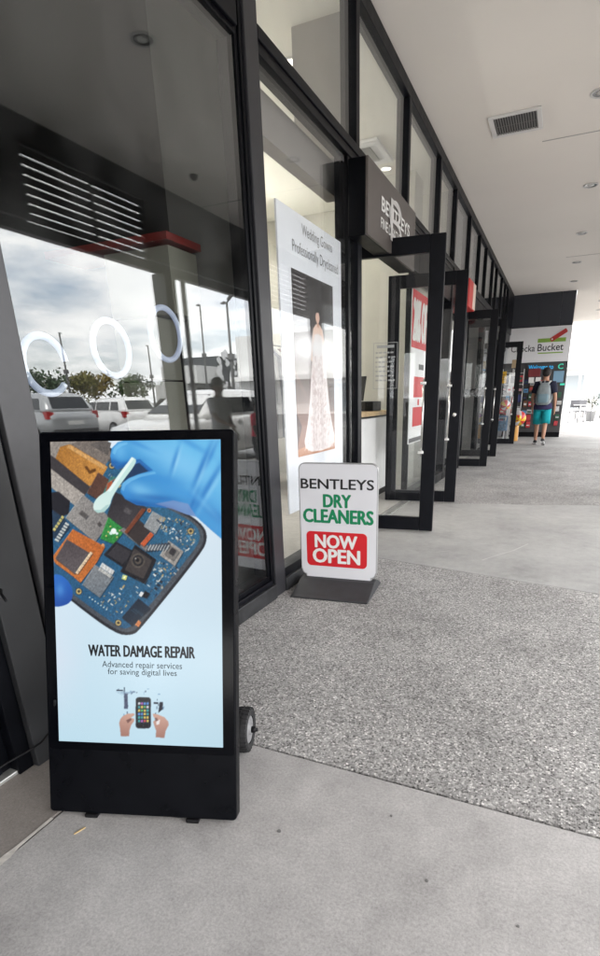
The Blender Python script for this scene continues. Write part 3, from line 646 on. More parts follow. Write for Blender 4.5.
# ================================================================== box sign over the first door
INKW = mat('sign_white', (.8,.8,.78), .45); 
t = thing('box_sign', 'grey-brown box sign with white lettering and emblem above the dry cleaner door', 'sign', (-1.47, 4.7, 2.29))
b = MB(); b.box(-1.548,-1.42,4.045,5.36,2.29,2.755); b.build('casing', BLACK2, t, world=True, bevel=.006)
b = MB(); b.box(-1.4195,-1.40,4.045,5.36,2.292,2.753); b.build('face', mat('sign_taupe', (.105,.092,.085), .45, noise=(3,.06)), t, world=True, bevel=.003)
def yz(par, s, y0, y1, z0, z1, x, m, **k):
    l = par.location; return lettering(s, (x-l.x, y0-l.y, z0-l.z), (0,y1-y0,0), (0,0,z1-z0), m, par, **k)
yz(t, 'BENTLEYS', 4.345, 5.15, 2.51, 2.605, -1.396, INKW, bold=.022)
yz(t, 'FINE DRYCLEANING', 4.335, 5.14, 2.40, 2.47, -1.396, INKW, bold=.01)
yz(t, 'B', 4.575, 4.90, 2.375, 2.655, -1.393, mat('emblem_silver', (.62,.61,.6), .4), name='emblem', bold=-.01)
b = MB()
def ribbon(b, pts, wd, x):
    P = [Vector((0,p[0],p[1])) for p in pts]
    for i in range(len(P)-1):
        d = (P[i+1]-P[i]).normalized(); n = Vector((0,-d.z,d.y))*wd/2
        q = [P[i]-n, P[i+1]-n, P[i+1]+n, P[i]+n]; b.quad(*[(x-t.location.x, v.y-t.location.y, v.z-t.location.z) for v in q])
ribbon(b, [(4.72+.17*math.cos(a), 2.53+.125*math.sin(a)) for a in [R_(20+k*10) for k in range(30)]], .02, -1.391)
ribbon(b, [(4.60+.02*k, 2.39+.03*math.sin(k*.5)) for k in range(15)], .016, -1.3905)
b.build('emblem_swirl', MATS['emblem_silver'], t)
# small red projecting sign further on
t = thing('red_box_sign', 'red and white box sign above the middle shop window', 'sign', (-1.5, 8.7, 2.42))
b = MB(); b.box(-1.54,-1.40,8.50,9.1,2.42,2.78); b.build('casing', mat('sign_red', (.6,.03,.025), .4), t, world=True, bevel=.01)
b = MB(); b.box(-1.399,-1.395,8.85,9.09,2.43,2.77); b.build('face', mat('sign_cream', (.8,.65,.55), .4), t, world=True)

# ================================================================== wedding poster
PRINT = print_mat('printed_photo', False)
PB = mat('poster_white', (.86,.885,.95), .55)
t = thing('wedding_poster', 'tall white wedding gown poster with bride photo in the dry cleaner window', 'poster', (-1.60, 3.52, .47))
b = MB(); b.box(-1.605,-1.594,3.035,4.008,.47,2.256); b.build('board', PB, t, world=True)
DK = mat('poster_grey_ink', (.10,.10,.105), .6)
yz(t, 'Wedding Gowns', 3.36, 3.84, 2.135, 2.215, -1.5925, DK, bold=-.004)
yz(t, 'Professionally Drycleaned', 3.22, 3.945, 2.02, 2.105, -1.5925, DK, bold=-.006)
# picture coordinates are those of a 319 x 956 view: x 155..292, y 275..885
cv = Canvas(80, 210, 0, 100, 0, 170, 2, (52,42,42))
A, B = cv.A, cv.B
up = B/170.                                 # 0 bottom .. 1 top
def lerp(c0, c1, t): return np.array(c0, float)*(1-t[...,None])+np.array(c1, float)*t[...,None]
cv.im = lerp((150,105,88), (44,38,40), np.clip((up-.12)/.5, 0, 1))
cv.poly([(0,0),(100,0),(100,16),(0,8)], (196,140,108))
cv.blob(50, 104, 80, 12, (206,202,212), .85); cv.blob(60, 104, 40, 10, (240,238,248), .7)
cv.poly([(0,85),(0,78),(40,40),(44,44)], (120,88,78), alpha=.6)
for k in range(6): cv.poly([(66,60+k*5),(100,58+k*5),(100,60+k*5),(66,62+k*5)], (88,66,60), alpha=.7)
cv.poly([(70,52),(73,52),(76,92),(73,92)], (70,54,50), alpha=.6)
cv.poly([(0,10),(12,30),(0,44)], (60,40,40), alpha=.7)
# gown
gown = [(47,122),(53,119),(58,120),(63,119),(69,122),(71,114),(69,106),(72,98),(76,90),(79,76),(82,60),(86,44),(92,28),(98,16),(97,8),(84,3),(60,2),(34,3),(19,8),(17,15),(24,28),(30,44),(34,60),(37,76),(40,90),(45,98),(47,106),(45,114)]
cv.poly(gown, (242,232,233))
rng = np.random.RandomState(4)
for k in range(900):
    y = rng.uniform(4, 98); hw = 18+max(0,62-y)*.42+max(0,20-y)*.5; x = 58+rng.uniform(-hw, hw)*.93
    cc = [(254,248,247),(206,186,188),(232,216,216),(188,164,164)][rng.choice([0,0,1,2,2,3])]
    cv.poly(ellipse(x, y, .9+rng.rand()*2.0, .6+rng.rand()*.9, 6, 1.2+rng.uniform(-.5,.5)+(58-x)*.01), cc, alpha=.55)
cv.poly([(47,118),(46,124),(52,128),(56,129),(60,129),(64,128),(70,124),(69,118),(58,120)], (240,208,192)); cv.poly([(55.5,126),(60.5,126),(60.5,132),(55.5,132)], (212,162,140))
cv.poly(ellipse(58.5,136.5,7.5,7), (26,18,18)); cv.poly(ellipse(57.5,135,5,5.6), (236,196,178)); cv.poly([(50.5,138),(54,142.5),(61,143),(66,139),(62,140),(57,139.5)], (26,18,18))
cv.poly([(46,124),(41,110),(38,94),(42,92),(45,108),(49,118)], (240,212,198)); cv.poly([(70,124),(75,110),(78,94),(74,92),(71,108),(67,118)], (234,202,186))
cv.blob(58, 107, 40, 9, (252,252,255), .85); cv.blob(60, 84, 16, 22, (250,246,248), .35)
cv.blur(1)
cv.build('photo', lambda a, bb: (-1.5925, 3.19+.652*a/100, .828+1.12*bb/170), PRINT, t, world=True)

# ================================================================== discount poster
t = thing('discount_poster', 'white and red discount poster in the window behind the second door', 'poster', (-1.605, 6.5, .66))
b = MB(); b.box(-1.615,-1.604,6.125,6.93,.67,2.30); b.build('board', mat('poster_clean',(.84,.85,.87),.5), t, world=True)
PR = mat('poster_red', (.62,.02,.03), .5); XP = -1.6035; XQ = -1.602
b = MB(); b.box(XP,XQ,6.125,6.93,1.72,2.298); b.build('header', PR, t, world=True)
yz(t, '20% OFF', 6.18, 6.90, 1.80, 2.21, -1.6005, INKW, bold=.0, fat=.06)
for z0, z1, s_ in ((1.19,1.42,'SALE'),(.86,1.08,'NOW')):
    b = MB(); b.box(XP,XQ,6.28,6.88,z0,z1); b.build('red_block', PR, t, world=True)
b = MB(); b.box(XP,XQ,6.5,6.58,1.10,1.17); b.build('mark', PR, t, world=True)
b = MB(); b.box(XP,XQ,6.5,6.75,1.5,1.56); b.build('text_block', DK, t, world=True)
b = MB(); b.box(XP,XQ,6.14,6.91,.68,.73); b.build('footer', DK, t, world=True)

# ================================================================== pavement sign
SX, SY, SH, SW, SL, ST, SZ = -1.4882, 2.9623, .1028, .5196, .7631, .0159, .06
ca, sa = math.cos(SH), math.sin(SH)
t = thing('pavement_sign', 'white free-standing dry cleaner pavement sign on a black base, NOW OPEN in red', 'sign', (SX+ca*SW/2, SY+sa*SW/2, 0), SH)
def sp(s, tt, n): return (s-SW/2, tt*math.sin(ST)-n*math.cos(ST), SZ+tt*math.cos(ST)+n*math.sin(ST))
sb = Board((SX,SY,SZ), (ca,sa,0), (-sa*math.sin(ST), ca*math.sin(ST), math.cos(ST)))
def outline(i):
    """panel outline inset by i: round top corners, scooped lower corners"""
    r = .045-i; p = []
    x0, x1, y0, y1 = i, SW-i, i, SL-i
    cx, cy, q = .035, .055, .03          # scoop
    p += [(x0+cx, y0-.06), (x1-cx, y0-.06), (x1-cx, y0+cy-q)]
    p += [(x1-cx+q*math.sin(a), y0+cy-q+q*(1-math.cos(a))) for a in [k*math.pi/10 for k in range(1,6)]]
    p += [(x1, y0+cy+.006)]
    for c0, c1, a0 in ((x1-r,y1-r,0),(x0+r,y1-r,90)): p += [(c0+r*math.cos(R_(a0+k*15)), c1+r*math.sin(R_(a0+k*15))) for k in range(7)]
    p += [(x0, y0+cy+.006)]
    p += [(x0+cx-q*math.sin(a), y0+cy-q+q*(1-math.cos(a))) for a in [k*math.pi/10 for k in range(5,0,-1)]]
    p += [(x0+cx, y0+cy-q)]
    return p
b = MB(); b.prism(outline(0), sp, -.026, .0); b.build('rim', mat('sign_rim', (.42,.42,.43), .35, metal=.6), t, bevel=.003)
b = MB(); b.prism(outline(.007), sp, .0, .0022); pan = b.build('panel', mat('sign_panel_white', (.72,.72,.75), .35, noise=(4,.03)), t)
b = MB(); b.prism(outline(.007), sp, -.0282, -.0262); b.build('panel', MATS['sign_panel_white'], t)
def sign_text(s, px, m, n=.0035, **k):
    (ul,vl),(ur,vr) = (sb.uv(*px[0]), sb.uv(*px[1])); (ut,vt),(ub,vb) = (sb.uv(*px[2]), sb.uv(*px[3]))
    O = Vector(sp(ul, vb, n)); return lettering(s, O, Vector(sp(ur, vb, n))-O, Vector(sp(ul, vt, n))-O, m, t, **k)
c6 = lambda x, y: (230+x/3.529, 430+y/3.529)
SK = mat('sign_black_ink', (.012,.012,.014), .5); SG = mat('sign_green_ink', (.0,.22,.085), .5); SR = mat('sign_red_ink', (.62,.012,.02), .5)
sign_text('BENTLEYS', (c6(251,190), c6(508,192), c6(380,174), c6(380,209)), SK, bold=.0, fat=.035)
sign_text('DRY', (c6(331,250), c6(426,252), c6(378,229), c6(378,273)), SG, bold=.0, fat=.06)
sign_text('CLEANERS', (c6(261,300), c6(505,312), c6(380,282), c6(380,329)), SG, bold=.0, fat=.06)
(u0,v0),(u1,v1) = sb.uv(*c6(272,415)), sb.uv(*c6(484,428)); vt = sb.uv(*c6(378,361))[1]; vb = sb.uv(*c6(378,483))[1]
b = MB(); b.prism(rrect(u0,u1,vb,vt,.03), sp, .0024, .0034); b.build('red_badge', SR, t)
sign_text('NOW', (c6(302,392), c6(448,397), c6(378,372), c6(378,417)), INKW, n=.005, bold=.0, fat=.055)
sign_text('OPEN', (c6(295,440), c6(458,452), c6(378,422), c6(378,470)), INKW, n=.005, bold=.0, fat=.055)
# base: ramped black foot
prof = [(-.235,0),(.165,0),(.165,.012),(.13,.03),(.06,.066),(.02,.074),(-.035,.07),(-.12,.042),(-.2,.016),(-.235,.010)]
b = MB(); b.prism(prof, lambda a, c, d: (d, a, c), -.254, .254); b.build('base', mat('rubber_base', (.028,.029,.032), .62, noise=(18,.25), bump=(220,.25,.001)), t, bevel=.006)

# ================================================================== digital display stand
KX, KY, KH, KW, KL, KT, KZ = -1.3121, .8121, .316, .5905, 1.1572, .2806, .012
ck, sk = math.cos(KH), math.sin(KH)
t = thing('digital_display_stand', 'black digital display stand showing a phone water damage repair advert', 'display stand', (KX+ck*KW/2, KY+sk*KW/2, 0), KH)
def kp(s, tt, n): return (s-KW/2, tt*math.sin(KT)-n*math.cos(KT), KZ+tt*math.cos(KT)+n*math.sin(KT))
kb = Board((KX,KY,KZ), (ck,sk,0), (-sk*math.sin(KT), ck*math.sin(KT), math.cos(KT)))
HOUS = mat('display_black', (.0022,.0026,.0042), .3, spec=.1, noise=(15,.15))
b = MB(); b.prism(rrect(0,KW,0,KL,.012), kp, -.04, 0); b.build('housing', HOUS, t, bevel=.003)
b = MB(); b.prism(rrect(.05,KW-.05,.25,KL-.05,.01), kp, -.075, -.0402); b.build('rear_cover', HOUS, t, bevel=.004)
(sl,_), (sr,_) = kb.uv(55,594), kb.uv(222,594); stp = (kb.uv(50,441)[1]+kb.uv(221,440.5)[1])/2; sbt = (kb.uv(61,741)[1]+kb.uv(222,747)[1])/2
S0, S1, T0, T1 = sl, sr, sbt, stp
b = MB(); b.prism(rrect(.006,KW-.006,.2,KL-.006,.008), kp, .0002, .0016); b.build('bezel_glass', mat('bezel_gloss', (.002,.0023,.0036), .12, spec=.12), t)
# advert, drawn in screen coordinates; q3() reads points noted on a 3x view of the screen's upper part
q3 = lambda P: [kb.uv(40+x/3, 430+y/3) for x, y in P]
q1 = lambda x, y: kb.uv(40+x/3, 430+y/3)
cv = Canvas(250, 446, S0, S1, T0, T1, 2, (226,240,247))
fr = (cv.B-T0)/(T1-T0); fx = (cv.A-S0)/(S1-S0)
cv.im = lerp((188,222,238), (222,236,248), np.clip(fr*1.15, 0, 1))
cv.im = cv.im*(1-.07*np.clip(fx-.6,0,1)[...,None])
wh = np.clip(1-fx*5,0,1)*np.clip(1-abs(fr-.28)*4,0,1)*.45; cv.im = cv.im*(1-wh[...,None])+np.array((225,225,240))*wh[...,None]
def ch(P, it=2):                      # round the corners of an outline
    for _ in range(it):
        Q = []
        for (x0,y0),(x1,y1) in zip(P, P[1:]+P[:1]): Q += [(.75*x0+.25*x1,.75*y0+.25*y1),(.25*x0+.75*x1,.25*y0+.75*y1)]
        P = Q
    return P
blue = (42,98,132)
cv.poly(q3(ch([(0,0),(212,30),(330,200),(440,248),(492,288),(503,325),(486,368),(303,596),(278,616),(228,612),(108,524),(0,430)])), (38,40,46))
cv.poly(q3(ch([(0,30),(200,60),(330,206),(438,256),(484,290),(494,325),(478,364),(298,590),(275,607),(233,603),(112,518),(0,424)])), (74,80,88))
cv.poly(q3(ch([(0,45),(200,75),(330,210),(434,262),(474,292),(482,325),(464,360),(284,582),(262,596),(238,592),(118,506),(0,412)])), blue, grad=(q1(470,300), q1(120,500), (36,90,130)), mottle=.07)
cv.poly(q3([(28,30),(205,30),(215,80),(170,150),(60,120),(28,90)]), (122,112,104), mottle=.12)
cv.poly(q3([(28,32),(120,32),(60,62),(50,92),(28,70)]), (146,138,130), mottle=.1)
cv.poly(q3([(62,52),(92,44),(205,112),(182,150),(150,170),(48,88)]), (176,116,44), grad=(q1(60,60), q1(180,150), (204,140,62)), mottle=.06)
cv.poly(q3([(135,112),(142,108),(152,122),(168,116),(170,124),(150,134)]), (110,66,20)); cv.poly(q3([(80,52),(92,46),(200,112),(192,120)]), (214,160,92))
cv.poly(q3([(28,72),(48,86),(152,172),(132,204),(28,118)]), (62,58,60), mottle=.08); cv.poly(q3([(28,112),(136,196),(112,232),(28,168)]), (168,160,152), mottle=.1)
cv.poly(q3([(28,190),(58,186),(92,214),(88,252),(52,268),(28,262)]), (34,34,40)); cv.poly(q3([(150,44),(205,78),(215,40),(190,32)]), (96,90,86), mottle=.15)
def chip(P, c, **k):
    if k.get('alpha', 1) == 1:
        cv.poly([(x+.0022, y-.0034) for x, y in P], (10,18,26), alpha=.5)
        cv.poly(P, tuple(min(255, v*1.28+12) for v in c)); P2 = [(x+.0007, y-.0009) for x, y in P]
    else: P2 = P
    cv.poly(P2, c, **k)
chip(q3([(176,128),(214,154),(178,212),(142,190)]), (92,62,50), mottle=.08); chip(q3([(214,138),(250,150),(200,215),(184,206)]), (60,120,116)); chip(q3([(204,160),(236,142),(240,150),(196,200)]), (176,84,52))
chip(q3([(130,194),(218,268),(166,336),(78,264)]), (150,146,142), grad=(q1(100,260), q1(210,260), (126,122,120)), mottle=.09)
chip(q3([(118,250),(126,240),(146,256),(138,266)]), (92,88,86)); chip(q3([(172,282),(180,275),(186,282),(178,289)]), (80,76,74))
chip(q3([(226,186),(322,234),(266,306),(202,258)]), (46,44,48), grad=(q1(226,190), q1(270,300), (70,66,68)), mottle=.06)
for k in range(5): chip(q3([(258+k*3,232+k*2),(266+k*3,236+k*2),(258+k*3,248+k*2),(250+k*3,244+k*2)]), (98,94,96), alpha=.5)
chip(q3([(206,262),(256,300),(222,342),(182,326)]), (46,142,62), mottle=.15)
for x,y in ((200,318),(212,290),(240,302),(232,322),(206,306)): cv.disc(*q1(x,y), .0026, (226,206,120))
cv.disc(*q1(222,304), .0085, (240,250,244)); cv.disc(*q1(214,310), .005, (214,240,230)); cv.disc(*q1(232,311), .004, (225,240,240))
chip(q3([(240,300),(252,294),(330,352),(318,364)]), (120,116,116), mottle=.1)
chip(q3([(100,298),(196,350),(172,395),(122,458),(102,440),(46,398),(40,380)]), (190,98,38), grad=(q1(190,340), q1(60,400), (206,116,50)), mottle=.06)
chip(q3([(82,328),(152,370),(106,432),(48,386)]), (78,70,72), grad=(q1(80,330), q1(110,430), (98,90,92)), mottle=.05)
for k in range(9): chip(q3([(108+k*5,428-k*7),(114+k*5,432-k*7),(119+k*5,425-k*7),(113+k*5,421-k*7)]), (228,196,160))
chip(q3([(38,240),(78,268),(92,290),(60,330),(36,318)]), (36,60,84)); 
for k in range(7): chip(q3([(46+k*5,330-k*8),(56+k*5,336-k*8),(59+k*5,331-k*8),(49+k*5,325-k*8)]), (196,200,196))
for k in range(5): chip(q3([(40+k*6,300-k*9),(46+k*6,304-k*9),(50+k*6,297-k*9),(44+k*6,293-k*9)]), (208,190,110))
chip(q3([(166,404),(222,440),(180,502),(128,464)]), (134,138,142), grad=(q1(166,404), q1(180,502), (108,116,124)), mottle=.06)
chip(q3([(228,334),(286,366),(250,412),(192,374)]), (34,34,38)); chip(q3([(232,344),(276,368),(248,402),(204,374)]), (56,54,58), mottle=.1)
for k in range(4): chip(q3([(188+k*9,398+k*6),(197+k*9,404+k*6),(190+k*9,416+k*6),(181+k*9,410+k*6)]), (206,206,204)); chip(q3([(182+k*9,412+k*6),(190+k*9,418+k*6),(184+k*9,426+k*6),(176+k*9,420+k*6)]), (176,176,172))
chip(q3([(286,344),(348,388),(316,462),(242,424)]), (30,29,32)); chip(q3([(284,356),(336,392),(310,446),(256,420)]), (66,60,58), mottle=.06)
cv.disc(*q1(295,392), .034*.62, (92,84,76)); cv.disc(*q1(295,392), .0165, (40,38,40)); cv.disc(*q1(295,392), .0105, (84,76,68)); cv.disc(*q1(293,390), .006, (26,24,26)); cv.disc(*q1(288,386), .0025, (170,168,164))
chip(q3([(296,268),(332,300),(298,346),(262,312)]), (58,50,48), mottle=.06); chip(q3([(318,238),(296,268),(262,312),(254,306),(306,236)]), (120,62,40))
chip(q3([(338,244),(374,264),(346,312),(312,290)]), (146,150,152), mottle=.05); chip(q3([(332,306),(342,314),(312,350),(302,342)]), (196,86,44)); cv.disc(*q1(328,242), .006, (216,120,60)); cv.disc(*q1(328,242), .0025, (90,60,40))
cv.disc(*q1(190,346), .005, (220,150,90))
chip(q3([(386,332),(430,364),(404,408),(360,376)]), (158,152,146), mottle=.08); chip(q3([(390,344),(418,364),(400,392),(372,372)]), (118,114,110)); chip(q3([(396,352),(408,360),(398,376),(386,368)]), (54,52,54))
for k in range(7): chip(q3([(330+k*9,342-k*1),(337+k*9,346-k*1),(326+k*9,366-k*1),(319+k*9,362-k*1)]), (52,60,70)); chip(q3([(332+k*9,344),(335+k*9,346),(326+k*9,362),(323+k*9,360)]), (160,164,166))
chip(q3([(296,504),(332,534),(276,586),(246,562)]), (26,40,56)); chip(q3([(316,482),(330,490),(320,504),(306,498)]), (20,20,24)); chip(q3([(304,484),(312,488),(304,500),(297,496)]), (226,226,226))
chip(q3([(296,570),(304,576),(296,590),(286,584)]), (206,120,66))
chip(q3([(250,434),(262,438),(258,450),(246,446)]), (232,232,120)); cv.disc(*q1(254,442), .0028, (255,255,220))
rg = np.random.RandomState(11); pal = [(206,204,196),(150,152,156),(36,44,56),(182,156,104),(92,98,104),(20,70,110),(66,134,176),(230,230,226)]
def inside(x, y, P):
    c = False
    for (x0,y0),(x1,y1) in zip(P, P[1:]+P[:1]):
        if (y0 > y) != (y1 > y) and x < (x1-x0)*(y-y0)/(y1-y0)+x0: c = not c
    return c
for k in range(46):        # copper tracks
    x, y = rg.uniform(150,430), rg.uniform(400,560); L = rg.uniform(14,46); a = R_(38) if rg.rand() < .5 else R_(128)
    if not inside(x, y, [(225,430),(350,440),(400,410),(470,330),(300,560),(250,585),(140,510),(200,480)]): continue
    d = np.array((math.cos(a),math.sin(a))); e = np.array((-d[1],d[0]))*.7; c = np.array((x,y)); cv.poly(q3([tuple(c-d*L/2-e),tuple(c+d*L/2-e),tuple(c+d*L/2+e),tuple(c-d*L/2+e)]), (88,150,182), alpha=.45)
zones = [[(350,262),(430,270),(470,300),(470,330),(440,372),(425,340),(390,325),(365,310)],[(350,395),(420,412),(380,462),(330,450)],[(220,450),(310,470),(280,500),(235,580),(150,510),(200,490)],[(330,450),(370,470),(345,500),(320,480)],[(200,120),(260,160),(300,205),(240,190)]]
for zi, cnt in zip(range(5), (120,70,44,20,26)):
    z = zones[zi]; xs = [p[0] for p in z]; ys = [p[1] for p in z]; n = 0
    while n < cnt:
        x, y = rg.uniform(min(xs),max(xs)), rg.uniform(min(ys),max(ys))
        if not inside(x, y, z): continue
        n += 1; L, W_ = rg.uniform(3,10), rg.uniform(2,4.5); a = R_(38) if rg.rand() < .5 else R_(128)
        d = np.array((math.cos(a),math.sin(a))); e = np.array((-d[1],d[0])); c = np.array((x,y))
        cv.poly(q3([tuple(c-d*L/2-e*W_/2),tuple(c+d*L/2-e*W_/2),tuple(c+d*L/2+e*W_/2),tuple(c-d*L/2+e*W_/2)]), pal[rg.randint(len(pal))])
for x, y in ((217,108),(118,484),(452,304),(236,578)):
    cv.disc(*q1(x,y), .0105, (54,52,50)); cv.disc(*q1(x,y), .0085, (196,172,110)); cv.disc(*q1(x,y), .0045, (64,58,50))
for k in range(7): cv.disc(*q1(150+k*8.5,502+k*6), .0022, (214,226,220))
for k in range(3): cv.poly(q3([(346+k*8,470-k*10),(354+k*8,475-k*10),(350+k*8,481-k*10),(342+k*8,476-k*10)]), (30,40,52))
# gloved fingers
n_ = np.random.RandomState(2).randn(*cv.A.shape)
for _ in range(3): n_ = (n_+np.roll(n_,1,0)+np.roll(n_,1,1)+np.roll(n_,-1,0))/2.6
cv.im = np.where((cv.B > q1(0,612)[1])[...,None] & (np.abs(cv.im-np.array((205,229,243))).sum(2) > 60)[...,None], cv.im*(1+.07*n_[...,None]), cv.im)
gl1, gl2 = (96,188,240), (34,126,206)
cv.poly(q3([(212,80),(216,56),(234,38),(262,30),(545,30),(545,328),(512,300),(470,262),(440,254),(395,236),(340,232),(290,226),(256,208),(242,186),(248,162),(268,144),(296,132),(330,124),(300,96),(262,104),(232,112),(216,100)]), gl1, grad=(q1(430,60), q1(300,220), gl2))
cv.poly(q3([(300,98),(330,124),(296,134),(262,148),(246,160),(240,150),(248,130),(272,110)]), (30,58,96))
cv.poly(q3([(214,92),(232,108),(262,99),(300,88),(340,122),(326,126),(298,100),(262,112),(232,120),(214,106)]), (26,100,182), alpha=.85)
cv.poly(q3([(244,178),(250,160),(270,145),(300,134),(344,126),(350,132),(304,142),(276,154),(258,168),(252,186)]), (128,206,248), alpha=.6)
cv.poly(q3([(218,70),(224,54),(240,42),(262,38),(264,44),(246,50),(232,60),(226,76)]), (120,200,246), alpha=.6)
keep = cv.im.copy(); GP = q3([(212,80),(216,56),(234,38),(262,30),(545,30),(545,328),(512,300),(470,262),(440,254),(395,236),(340,232),(290,226),(256,208),(242,186),(248,162),(268,144),(296,132),(330,124),(300,96),(262,104),(232,112),(216,100)])
sl_, ins_, _a, _b = cv.mask(GP); gm = np.zeros(cv.A.shape, bool); gm[sl_] = ins_
def fold(x, y, L, wd, deg, c, a): p_ = q1(x, y); cv.blob(p_[0], p_[1], L/3*.0034, wd/3*.0034, c, a, 2, -R_(deg))
for x,y,L,wd,deg,c,a in ((300,182,46,20,18,(140,212,250),.65),(262,190,16,26,0,(60,150,226),.5),(240,66,20,24,0,(120,202,250),.55),(420,100,90,34,28,(136,208,250),.6),(330,60,44,18,20,(120,200,248),.5),
    (485,110,64,7,-66,(26,112,198),.75),(494,114,60,5,-66,(164,222,252),.55),(505,170,80,8,-58,(26,112,198),.7),(516,176,70,6,-58,(150,214,250),.5),(404,92,36,6,-72,(30,118,204),.6),(412,94,34,4,-72,(170,224,252),.5),
    (512,78,40,6,-64,(30,118,204),.6),(460,215,34,7,-66,(24,104,188),.6),(430,190,60,10,20,(56,150,226),.5),(370,150,60,12,12,(44,138,218),.45),(350,205,60,9,6,(24,96,176),.6),(300,221,46,7,10,(20,84,160),.75),(380,232,44,7,14,(22,88,166),.7),
    (448,40,60,8,30,(44,136,216),.5),(300,46,40,6,24,(40,130,212),.45),(530,260,50,12,40,(24,104,188),.6),(500,230,60,8,46,(120,200,246),.4),(225,98,16,8,20,(22,92,172),.7),(262,100,34,6,-8,(22,92,172),.6)): fold(x,y,L,wd,deg,c,a)
cv.im = np.where(gm[...,None], cv.im, keep)
cv.poly(q3([(346,222),(400,212),(444,222),(470,262),(438,254),(396,238)]), (150,150,196), alpha=.55)
cv.poly(q3(ch([(36,430),(70,436),(94,462),(102,492),(94,518),(64,530),(36,530)])), (36,108,204), grad=(q1(60,440), q1(80,530), (24,74,168))); cv.blob(*q1(62,480), .014, .02, (84,160,236), .6)
# swab
cv.poly(q3(ch([(276,82),(296,94),(240,166),(216,206),(212,226),(196,246),(174,250),(160,238),(164,214),(184,194),(204,184),(232,140)])), (196,232,226), grad=(q1(250,130), q1(170,240), (214,238,232)))
cv.poly(q3([(276,82),(283,86),(238,150),(212,186),(204,184)]), (232,250,246)); cv.poly(q3([(210,224),(196,246),(174,250),(162,240),(184,240),(200,226)]), (164,204,200), alpha=.8)
# small picture: a phone between two hands, circuit sketch behind; d4() reads a 4.615x view
d4 = lambda P: [kb.uv(80+x/4.615, 630+y/4.615) for x, y in P]
dk = lambda x, y: kb.uv(80+x/4.615, 630+y/4.615)
for k in range(60):
    x, y = rg.uniform(170,390), rg.uniform(268,390)
    if 225 < x < 335 and y > 292: continue
    if 200 < x < 235 or x > 345 or y < 292:
        L, W_ = rg.uniform(4,16), rg.uniform(2,6)
        if rg.rand() < .5: L, W_ = W_, L
        cv.poly(d4([(x,y),(x+L,y),(x+L,y+W_),(x,y+W_)]), [(56,70,96),(110,150,186),(84,104,130),(30,36,52)][rg.randint(4)], alpha=.85)
cv.poly(d4([(205,290),(222,290),(222,362),(205,362)]), (52,56,84), alpha=.8); cv.poly(d4([(170,274),(200,274),(200,280),(170,280)]), (40,52,72)); cv.poly(d4([(204,262),(208,262),(208,290),(204,290)]), (50,70,90)); cv.poly(d4([(368,330),(384,330),(382,364),(362,380)]), (24,30,46)); cv.poly(d4([(340,330),(362,332),(362,340),(340,338)]), (24,30,46))
for k in range(4): cv.poly(d4([(168+k*8,284+k*4),(240+k*8,284),(240+k*8,286),(168+k*8,286+k*4)]), (120,150,180), alpha=.6)
cv.poly(d4(rrect(258,328,308,452,14)), (46,48,54)); cv.poly(d4(rrect(262,324,312,448,11)), (20,22,28)); cv.poly(d4([(266,326),(320,326),(320,430),(266,430)]), (30,44,52))
for j in range(6):
    for i in range(4):
        cv.poly(d4(rrect(269+i*13,279+i*13,332+j*16,343+j*16,2)), [(86,190,110),(220,80,80),(230,200,90),(90,150,230),(220,220,226),(180,100,190),(60,170,170)][rg.randint(7)], alpha=.95)
cv.disc(*dk(293,439), .0026, (60,62,66))
sk1, sk2 = (206,160,142), (166,118,104)
cv.poly(d4([(188,408),(200,394),(222,384),(250,382),(254,390),(236,402),(252,408),(250,420),(238,436),(230,460),(228,488),(190,488),(186,450),(182,428)]), sk1, grad=(dk(220,390), dk(200,490), sk2))
cv.poly(d4([(214,414),(236,404),(240,412),(222,428)]), (96,60,56), alpha=.7)
cv.poly(d4([(336,384),(356,386),(390,400),(408,420),(410,436),(396,462),(390,496),(350,492),(352,462),(344,440),(338,420),(352,410),(340,398)]), sk1, grad=(dk(370,400), dk(380,496), sk2))
cv.poly(d4([(352,418),(370,410),(366,432),(354,436)]), (240,236,236), alpha=.9); cv.poly(d4([(344,404),(356,402),(362,416),(350,420)]), (96,60,56), alpha=.6)
g_ = cv.im.mean(2,keepdims=True); cv.im = cv.im*.9+g_*.1; cv.blur(1)
scr = cv.build('screen', lambda a, bb: kp(a, bb, .0022), print_mat('screen_image', True), t)
SCK = mat('screen_ink_black', (.004,.005,.008), .3); SCG = mat('screen_ink_grey', (.03,.045,.055), .3)
def ktext(s, x0, x1, y0, y1, ym, m, **k):
    ul, ur = dk(x0, ym)[0], dk(x1, ym)[0]; vb, vt = dk((x0+x1)/2, y1)[1], dk((x0+x1)/2, y0)[1]
    O = Vector(kp(ul, vb, .0028)); return lettering(s, O, Vector(kp(ur, vb, .0028))-O, Vector(kp(ul, vt, .0028))-O, m, scr, **k)
ktext('WATER DAMAGE REPAIR', 42, 530, 72, 124, 98, SCK, bold=0, fat=.045)
ktext('Advanced repair services', 104, 472, 146, 184, 163, SCG, bold=.002)
ktext('for saving digital lives', 130, 448, 180, 216, 198, SCG, bold=.002)
